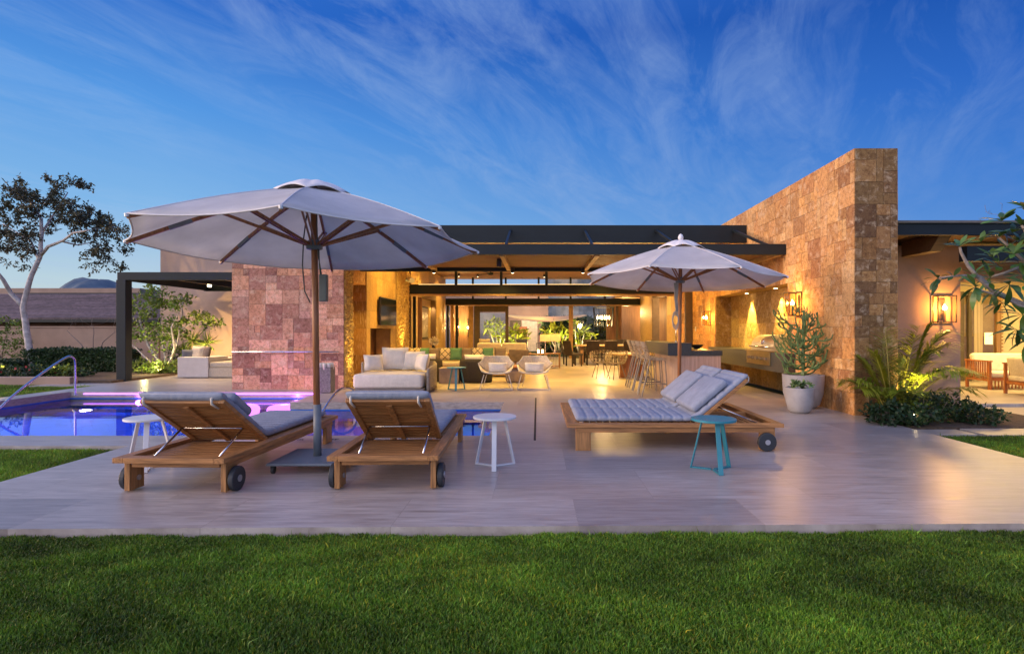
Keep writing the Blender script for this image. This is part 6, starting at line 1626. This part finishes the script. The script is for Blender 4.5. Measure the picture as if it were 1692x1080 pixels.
for q, rad in limbs:
    n = len(q); m.tube(q, [rad[0] + (rad[1] - rad[0]) * i / (n - 1) for i in range(n)], 8)
m.build('trunk', M('plumeria_bark', (.27, .23, .20), .85, vary=.2, scale=20, bump=.4, bscale=60), pm, True)
m = MB()
def whorl(p, ax, n, L_, r, sp=.9):
    ax = Vector(ax).normalized()
    for k in range(n):
        a = k / n * 6.283 + r.uniform(-.3, .3); s = ax.cross(Vector((.3, 1, .2))).normalized(); q = ax.cross(s)
        d = (s * math.cos(a) + q * math.sin(a)) * sp + ax * r.uniform(.25, .8); leaf(m, p, d, Vector((0, -.3, 1)) + rdir(r) * .3, L_ * r.uniform(.7, 1.15), L_ * .27, r.uniform(.05, .35), seg=4, tint=gt(r, .7, 1.4), wid=[.06, .35, .75, 1, .95, .6, 0])
for (px, py, dy, ax, n, L_) in ((1586, 407, 0, (-.3, 0, 1), 7, .30), (1550, 460, -.1, (-1, 0, .1), 6, .26), (1612, 474, -.2, (-1, -.2, -.3), 7, .30), (1650, 392, .3, (-.4, 0, 1), 8, .30), (1688, 372, .1, (-.2, 0, 1), 9, .30), (1636, 458, .2, (-1, 0, .3), 6, .30),
                                (1668, 470, -.3, (-1, -.3, -.6), 6, .34), (1690, 520, -.3, (-1, -.2, -.3), 8, .36), (1665, 410, .3, (-.5, -.3, .6), 6, .3), (1640, 482, 0, (-.6, -.5, -.5), 5, .28), (1690, 435, .3, (-.3, -.3, .5), 7, .3), (1700, 560, -.3, (-.6, 0, -.6), 6, .34), (1720, 400, 0, (0, 0, 1), 9, .3), (1780, 420, 0, (0, 0, 1), 12, .3), (1780, 520, 0, (0, -.5, .6), 12, .3), (1820, 470, .3, (.5, 0, .6), 12, .3), (1760, 350, 0, (0, 0, 1), 12, .3), (1640, 425, .2, (-.4, -.2, .7), 6, .3), (1610, 452, .0, (-.5, -.4, .5), 5, .26), (1672, 385, .2, (-.2, 0, 1), 8, .3), (1700, 470, -.1, (-.4, -.3, .6), 7, .3), (1685, 400, .3, (-.2, -.3, .8), 8, .3), (1655, 500, -.2, (-.5, -.3, -.5), 5, .26), (1575, 457, -.1, (-.6, 0, .6), 4, .22), (1655, 365, .2, (-.3, 0, 1), 7, .3), (1675, 420, .0, (-.3, -.3, .7), 8, .3), (1620, 400, .3, (-.5, 0, .8), 5, .26), (1690, 455, .2, (-.3, -.3, .5), 8, .3), (1650, 440, .3, (-.4, -.3, .4), 6, .28), (1680, 545, -.3, (-.5, -.2, -.4), 6, .32), (1700, 345, .1, (-.1, 0, 1), 8, .3)):
    whorl(P(px, py, dy), ax, n + 2, L_ * .72, r)
    if px > 1760: m_t = None
m.build('crown', lf_plum, pm)
for a, b in ((P(1780, 470), P(1780, 420)), (P(1790, 570), P(1780, 520)), (P(1790, 570), P(1820, 470, .3)), (P(1700, 390, .1), P(1760, 350)), (P(1730, 470, .3), P(1720, 400))): MB().tube([a, a.lerp(b, .5) + Vector((0, 0, .03)), b], .02, 6).build('branch', MATS['plumeria_bark'], pm)
# bare treetop over the right roof
r = random.Random(3); bt_ = thing('bare_tree', 'bare twiggy treetop rising behind the right roof', 'tree', (gx(1628, 26), 26, 0)); z1 = gz(338, 26)
sg = grow([([(0, 0, 0), (.1, 0, 3), (.2, 0, z1 - 1.0)], (.10, .03)), ([(.05, 0, 2), (-1.6, 0, z1 - 1.4)], (.04, .02))], blob(r, (.2, 0, z1 - .5), (.8, .5, .7), 16) + blob(r, (-1.7, 0, z1 - 1.1), (.5, .4, .4), 8), r, .02, .008, .2, .4)
m = MB()
for q, rr in sg: m.tube(q, rr, 5, cap=False)
m.build('trunk', bark, bt_)
# --- courtyard beyond the glass
cy_ = thing('courtyard_house', 'pinkish house across the courtyard with a lit doorway', 'house', (gx(800, 36), 36, 0)); o = cy_.location.x
MB().box(gx(735, 36) - o, gx(906, 36) - o, 0, 4, 0, gz(476, 36)).build('wall', MATS['plaster_rose'], cy_)
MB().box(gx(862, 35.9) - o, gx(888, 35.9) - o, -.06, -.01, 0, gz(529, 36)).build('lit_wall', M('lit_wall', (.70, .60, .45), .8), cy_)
MB().box(gx(843, 35.9) - o, gx(861, 35.9) - o, -.08, -.01, 0, gz(529, 36)).build('door', bronze, cy_)
MB().box(gx(848, 35.9) - o, gx(857, 35.9) - o, -.10, -.081, 0.1, gz(533, 36)).build('door_pane', MATS['inner_dim'], cy_)
MB().box(gx(858, 35.9) - o, gx(871, 35.9) - o, -.3, -.1, .5, 1.55).build('cabinet', MATS['wood_red'], cy_)
yw = thing('garden_wall', 'grey plaster courtyard wall behind the lit frangipani', 'wall', (gx(780, 33), 33, 0)); MB().box(-4, gx(836, 33) - gx(780, 33), 0, .3, 0, gz(517, 33)).build('wall', M('plaster_grey', (.36, .33, .32), .9), yw)
bw = thing('garden_wall', 'rocky planted bank closing the right of the courtyard', 'wall', (gx(905, 46), 46, 0))
m = MB()
m.grid(lambda u, v: (u * 22, v * 5 + .3 * math.sin(u * 40), v * 7.0 * (1 + .12 * math.sin(u * 13)) ), 60, 20); m.build('wall', M('bank', (.14, .14, .10), .95, vary=.6, scale=1.4, col2=(.34, .32, .26), bump=.8, bscale=3), bw)
sl = thing('shade_sail', 'cream shade sail stretched over the courtyard', 'shade sail', (gx(838, 31), 31, 0)); o = sl.location.x
m = MB(); zl = gz(521, 31)
m.grid(lambda u, v: (u * (gx(965, 31) - o), -1.8 * v, zl + .10 * (2 * u - 1) ** 2 - .32 * v * math.sin(math.pi * (u * .8 + .1)) - .05), 24, 8); m.build('sail', M('sail_cream', (.75, .52, .32), .8, vary=.05, transl=.3), sl, True)
lamp('SPOT', (gx(890, 30), 30.2, 1.0), 260, (1.0, .55, .18), .1, (gx(900, 30.5), 30.3, 2.5), 130, .8)
lamp('AREA', (gx(880, 33), 33.0, 2.2), 130, (1.0, .66, .32), 1.2, (gx(880, 33), 36, 1.4))
def frangi(label, px, Y, tops, seed, sz=.30):
    r = random.Random(seed); t = thing('frangipani', label, 'tree', (gx(px, Y), Y, 0), 0, 'lit frangipani trees in the courtyard'); B = Vector(t.location); m = MB(); w = MB()
    for (qx, qy, n) in tops:
        p = at(qx, qy, Y + r.uniform(-.5, .5)) - B; w.tube([(0, 0, 0), p * .5 + Vector((r.uniform(-.1, .1), 0, -.1)), p], [.05, .03, .02], 6)
        for k in range(n):
            d = rdir(r, .5) + Vector((0, -.3, 0)); leaf(m, p + rdir(r) * .16, d, rdir(r, 1), sz * r.uniform(.8, 1.4), sz * .34, .3, tint=gt(r, .8, 1.3), wid=[.1, .7, 1, .7, 0])
    w.build('trunk', bark_pale, t, True); m.build('crown', lf_palm, t)
    lamp('SPOT', (gx(px, Y) + .2, Y - 1.4, .1), 420, (1.0, .86, .35), .1, (gx(px, Y), Y, 1.9), 90, .8)
frangi('lit frangipani on the left, in front of the grey courtyard wall', 822, 30.0, [(806, 540, 22), (815, 532, 24), (826, 538, 26), (832, 548, 24), (818, 552, 20), (822, 560, 16), (834, 560, 18), (812, 545, 18)], 1)
frangi('lit frangipani in the middle, seen through the open door', 852, 30.6, [(842, 552, 22), (850, 545, 26), (860, 550, 24), (868, 556, 22), (846, 562, 18), (858, 562, 18)], 2)
frangi('tall lit frangipani right of the table lamps', 925, 29.5, [(905, 548, 22), (915, 540, 26), (925, 545, 26), (932, 555, 22), (918, 560, 22), (930, 568, 18), (906, 562, 18), (938, 545, 16)], 3)
frangi('lit frangipani behind the chandelier, pale twin trunks', 958, 29.0, [(950, 535, 24), (958, 550, 26), (966, 545, 24), (972, 560, 20), (955, 565, 20), (965, 570, 16), (980, 552, 14)], 4)
hedge('dark planting along the back of the courtyard', gx(895, 33), gx(1010, 33), 33, 34, 0, 1.9, 2600, 8, lf_dark, (.3, .12), 'hedge')

# ------------------------------------------------------------------ grass
def grass(name, label, x0, x1, y0, y1, n, hgt, seed, keep, z=GZ, w=.0033):
    r = np.random.default_rng(seed); x = r.uniform(x0, x1, n); y = r.uniform(y0, y1, n); k = keep(x, y); x, y = x[k], y[k]; n = len(x)
    patch = .5 + .5 * np.sin(x * 2.3 + 1.7 * np.sin(y * 1.9)) * np.cos(y * 2.9 + x * .7); fine = .5 + .5 * np.sin(x * 11 + 3 * np.sin(y * 7)) * np.sin(y * 13 + x * 5)
    tuft = (.5 + .5 * np.sin(x * 5.1 + 2.2 * np.sin(y * 6.3 + 1)) * np.sin(y * 4.7 + 1.3 * np.sin(x * 3.9))) ** 2; big = .5 + .5 * np.sin(x * 1.1 + 1.9 * np.sin(y * 2.3 + .4) + .6)
    h = hgt * (0.55 + .5 * r.random(n) + .25 * patch + .25 * fine + .45 * tuft); h[r.random(n) < .004] *= 1.8; a = r.uniform(0, 2 * np.pi, n); ln = r.normal(0, .38, (n, 2)); ww = w * r.uniform(.7, 1.3, n)
    sx, sy = np.cos(a) * ww, np.sin(a) * ww
    V = np.empty((n, 5, 3), np.float32)
    V[:, 0] = np.stack([x - sx, y - sy, np.full(n, z)], 1); V[:, 1] = np.stack([x + sx, y + sy, np.full(n, z)], 1)
    mx, my = x + ln[:, 0] * h * .35, y + ln[:, 1] * h * .35
    V[:, 2] = np.stack([mx + sx * .8, my + sy * .8, z + h * .55], 1); V[:, 3] = np.stack([mx - sx * .8, my - sy * .8, z + h * .55], 1)
    V[:, 4] = np.stack([x + ln[:, 0] * h, y + ln[:, 1] * h, z + h * (1 - .15 * np.abs(ln).sum(1))], 1)
    me = bpy.data.meshes.new(name); me.vertices.add(n * 5); me.vertices.foreach_set('co', V.ravel())
    base = (np.arange(n) * 5)[:, None]; loops = (base + np.array([0, 1, 2, 3, 3, 2, 4])).ravel().astype(np.int32)
    me.loops.add(n * 7); me.loops.foreach_set('vertex_index', loops)
    me.polygons.add(n * 2); st = np.empty((n, 2), np.int32); st[:, 0] = np.arange(n) * 7; st[:, 1] = np.arange(n) * 7 + 4; me.polygons.foreach_set('loop_start', st.ravel())
    dry = (r.random(n) < .05 + .22 * (patch * big) ** 2); kk = r.uniform(.4, 1.7, n) * (.45 + .35 * fine + .5 * big + .4 * tuft)
    col = np.stack([kk * r.uniform(.75, 1.25, n), kk, kk * .8], 1); col[dry] *= np.array([2.3, 1.25, 1.1]); me.update(calc_edges=True)
    at_ = me.attributes.new('tint', 'FLOAT_VECTOR', 'FACE'); at_.data.foreach_set('vector', np.repeat(col, 2, 0).astype(np.float32).ravel())
    me.materials.append(M('grass_blade_tinted', (.115, .225, .020), .55, vary=.15, scale=1.2, tint=True, transl=.30))
    o = bpy.data.objects.new(name, me); C.objects.link(o); return tag(o, label, 'grass', kind='stuff')
fy = lambda x: 3.787 + .016 * x
grass('lawn_grass', 'short green lawn in the foreground', -6.2, 5.6, 2.0, 3.9, 640000, .027, 1, lambda x, y: (y < fy(x) - .02 + .012 * np.sin(x * 9) + .014 * np.sin(x * 31) - .05 * np.exp(-((x + .38) / .35) ** 2)) & (np.abs(x + .22) < y * 1.02 + 1.6))
grass('lawn_grass', 'short green lawn left of the terrace', -8.2, -4.64, 3.8, 6.40, 110000, .036, 2, lambda x, y: (x > -y * 1.0 - .6))
grass('lawn_grass', 'strip of short lawn beyond the pool, before the kerb', -17, -10.5, 10.2, 13.85, 70000, .05, 3, lambda x, y: (x > -y * 1.0 - .8) & ((y < 13.55) | (x < -12.05)), w=.008)
grass('lawn_grass', 'short lawn right of the terrace edge', 4.99, 10.5, 3.9, 8.0, 170000, .036, 4, lambda x, y: (x < y * .92 + 3) & ~((y > 7.2) & (y < 7.78) & (x < 6.95)) & ~((y > 7.76) & (x < 7.65)), w=.005)
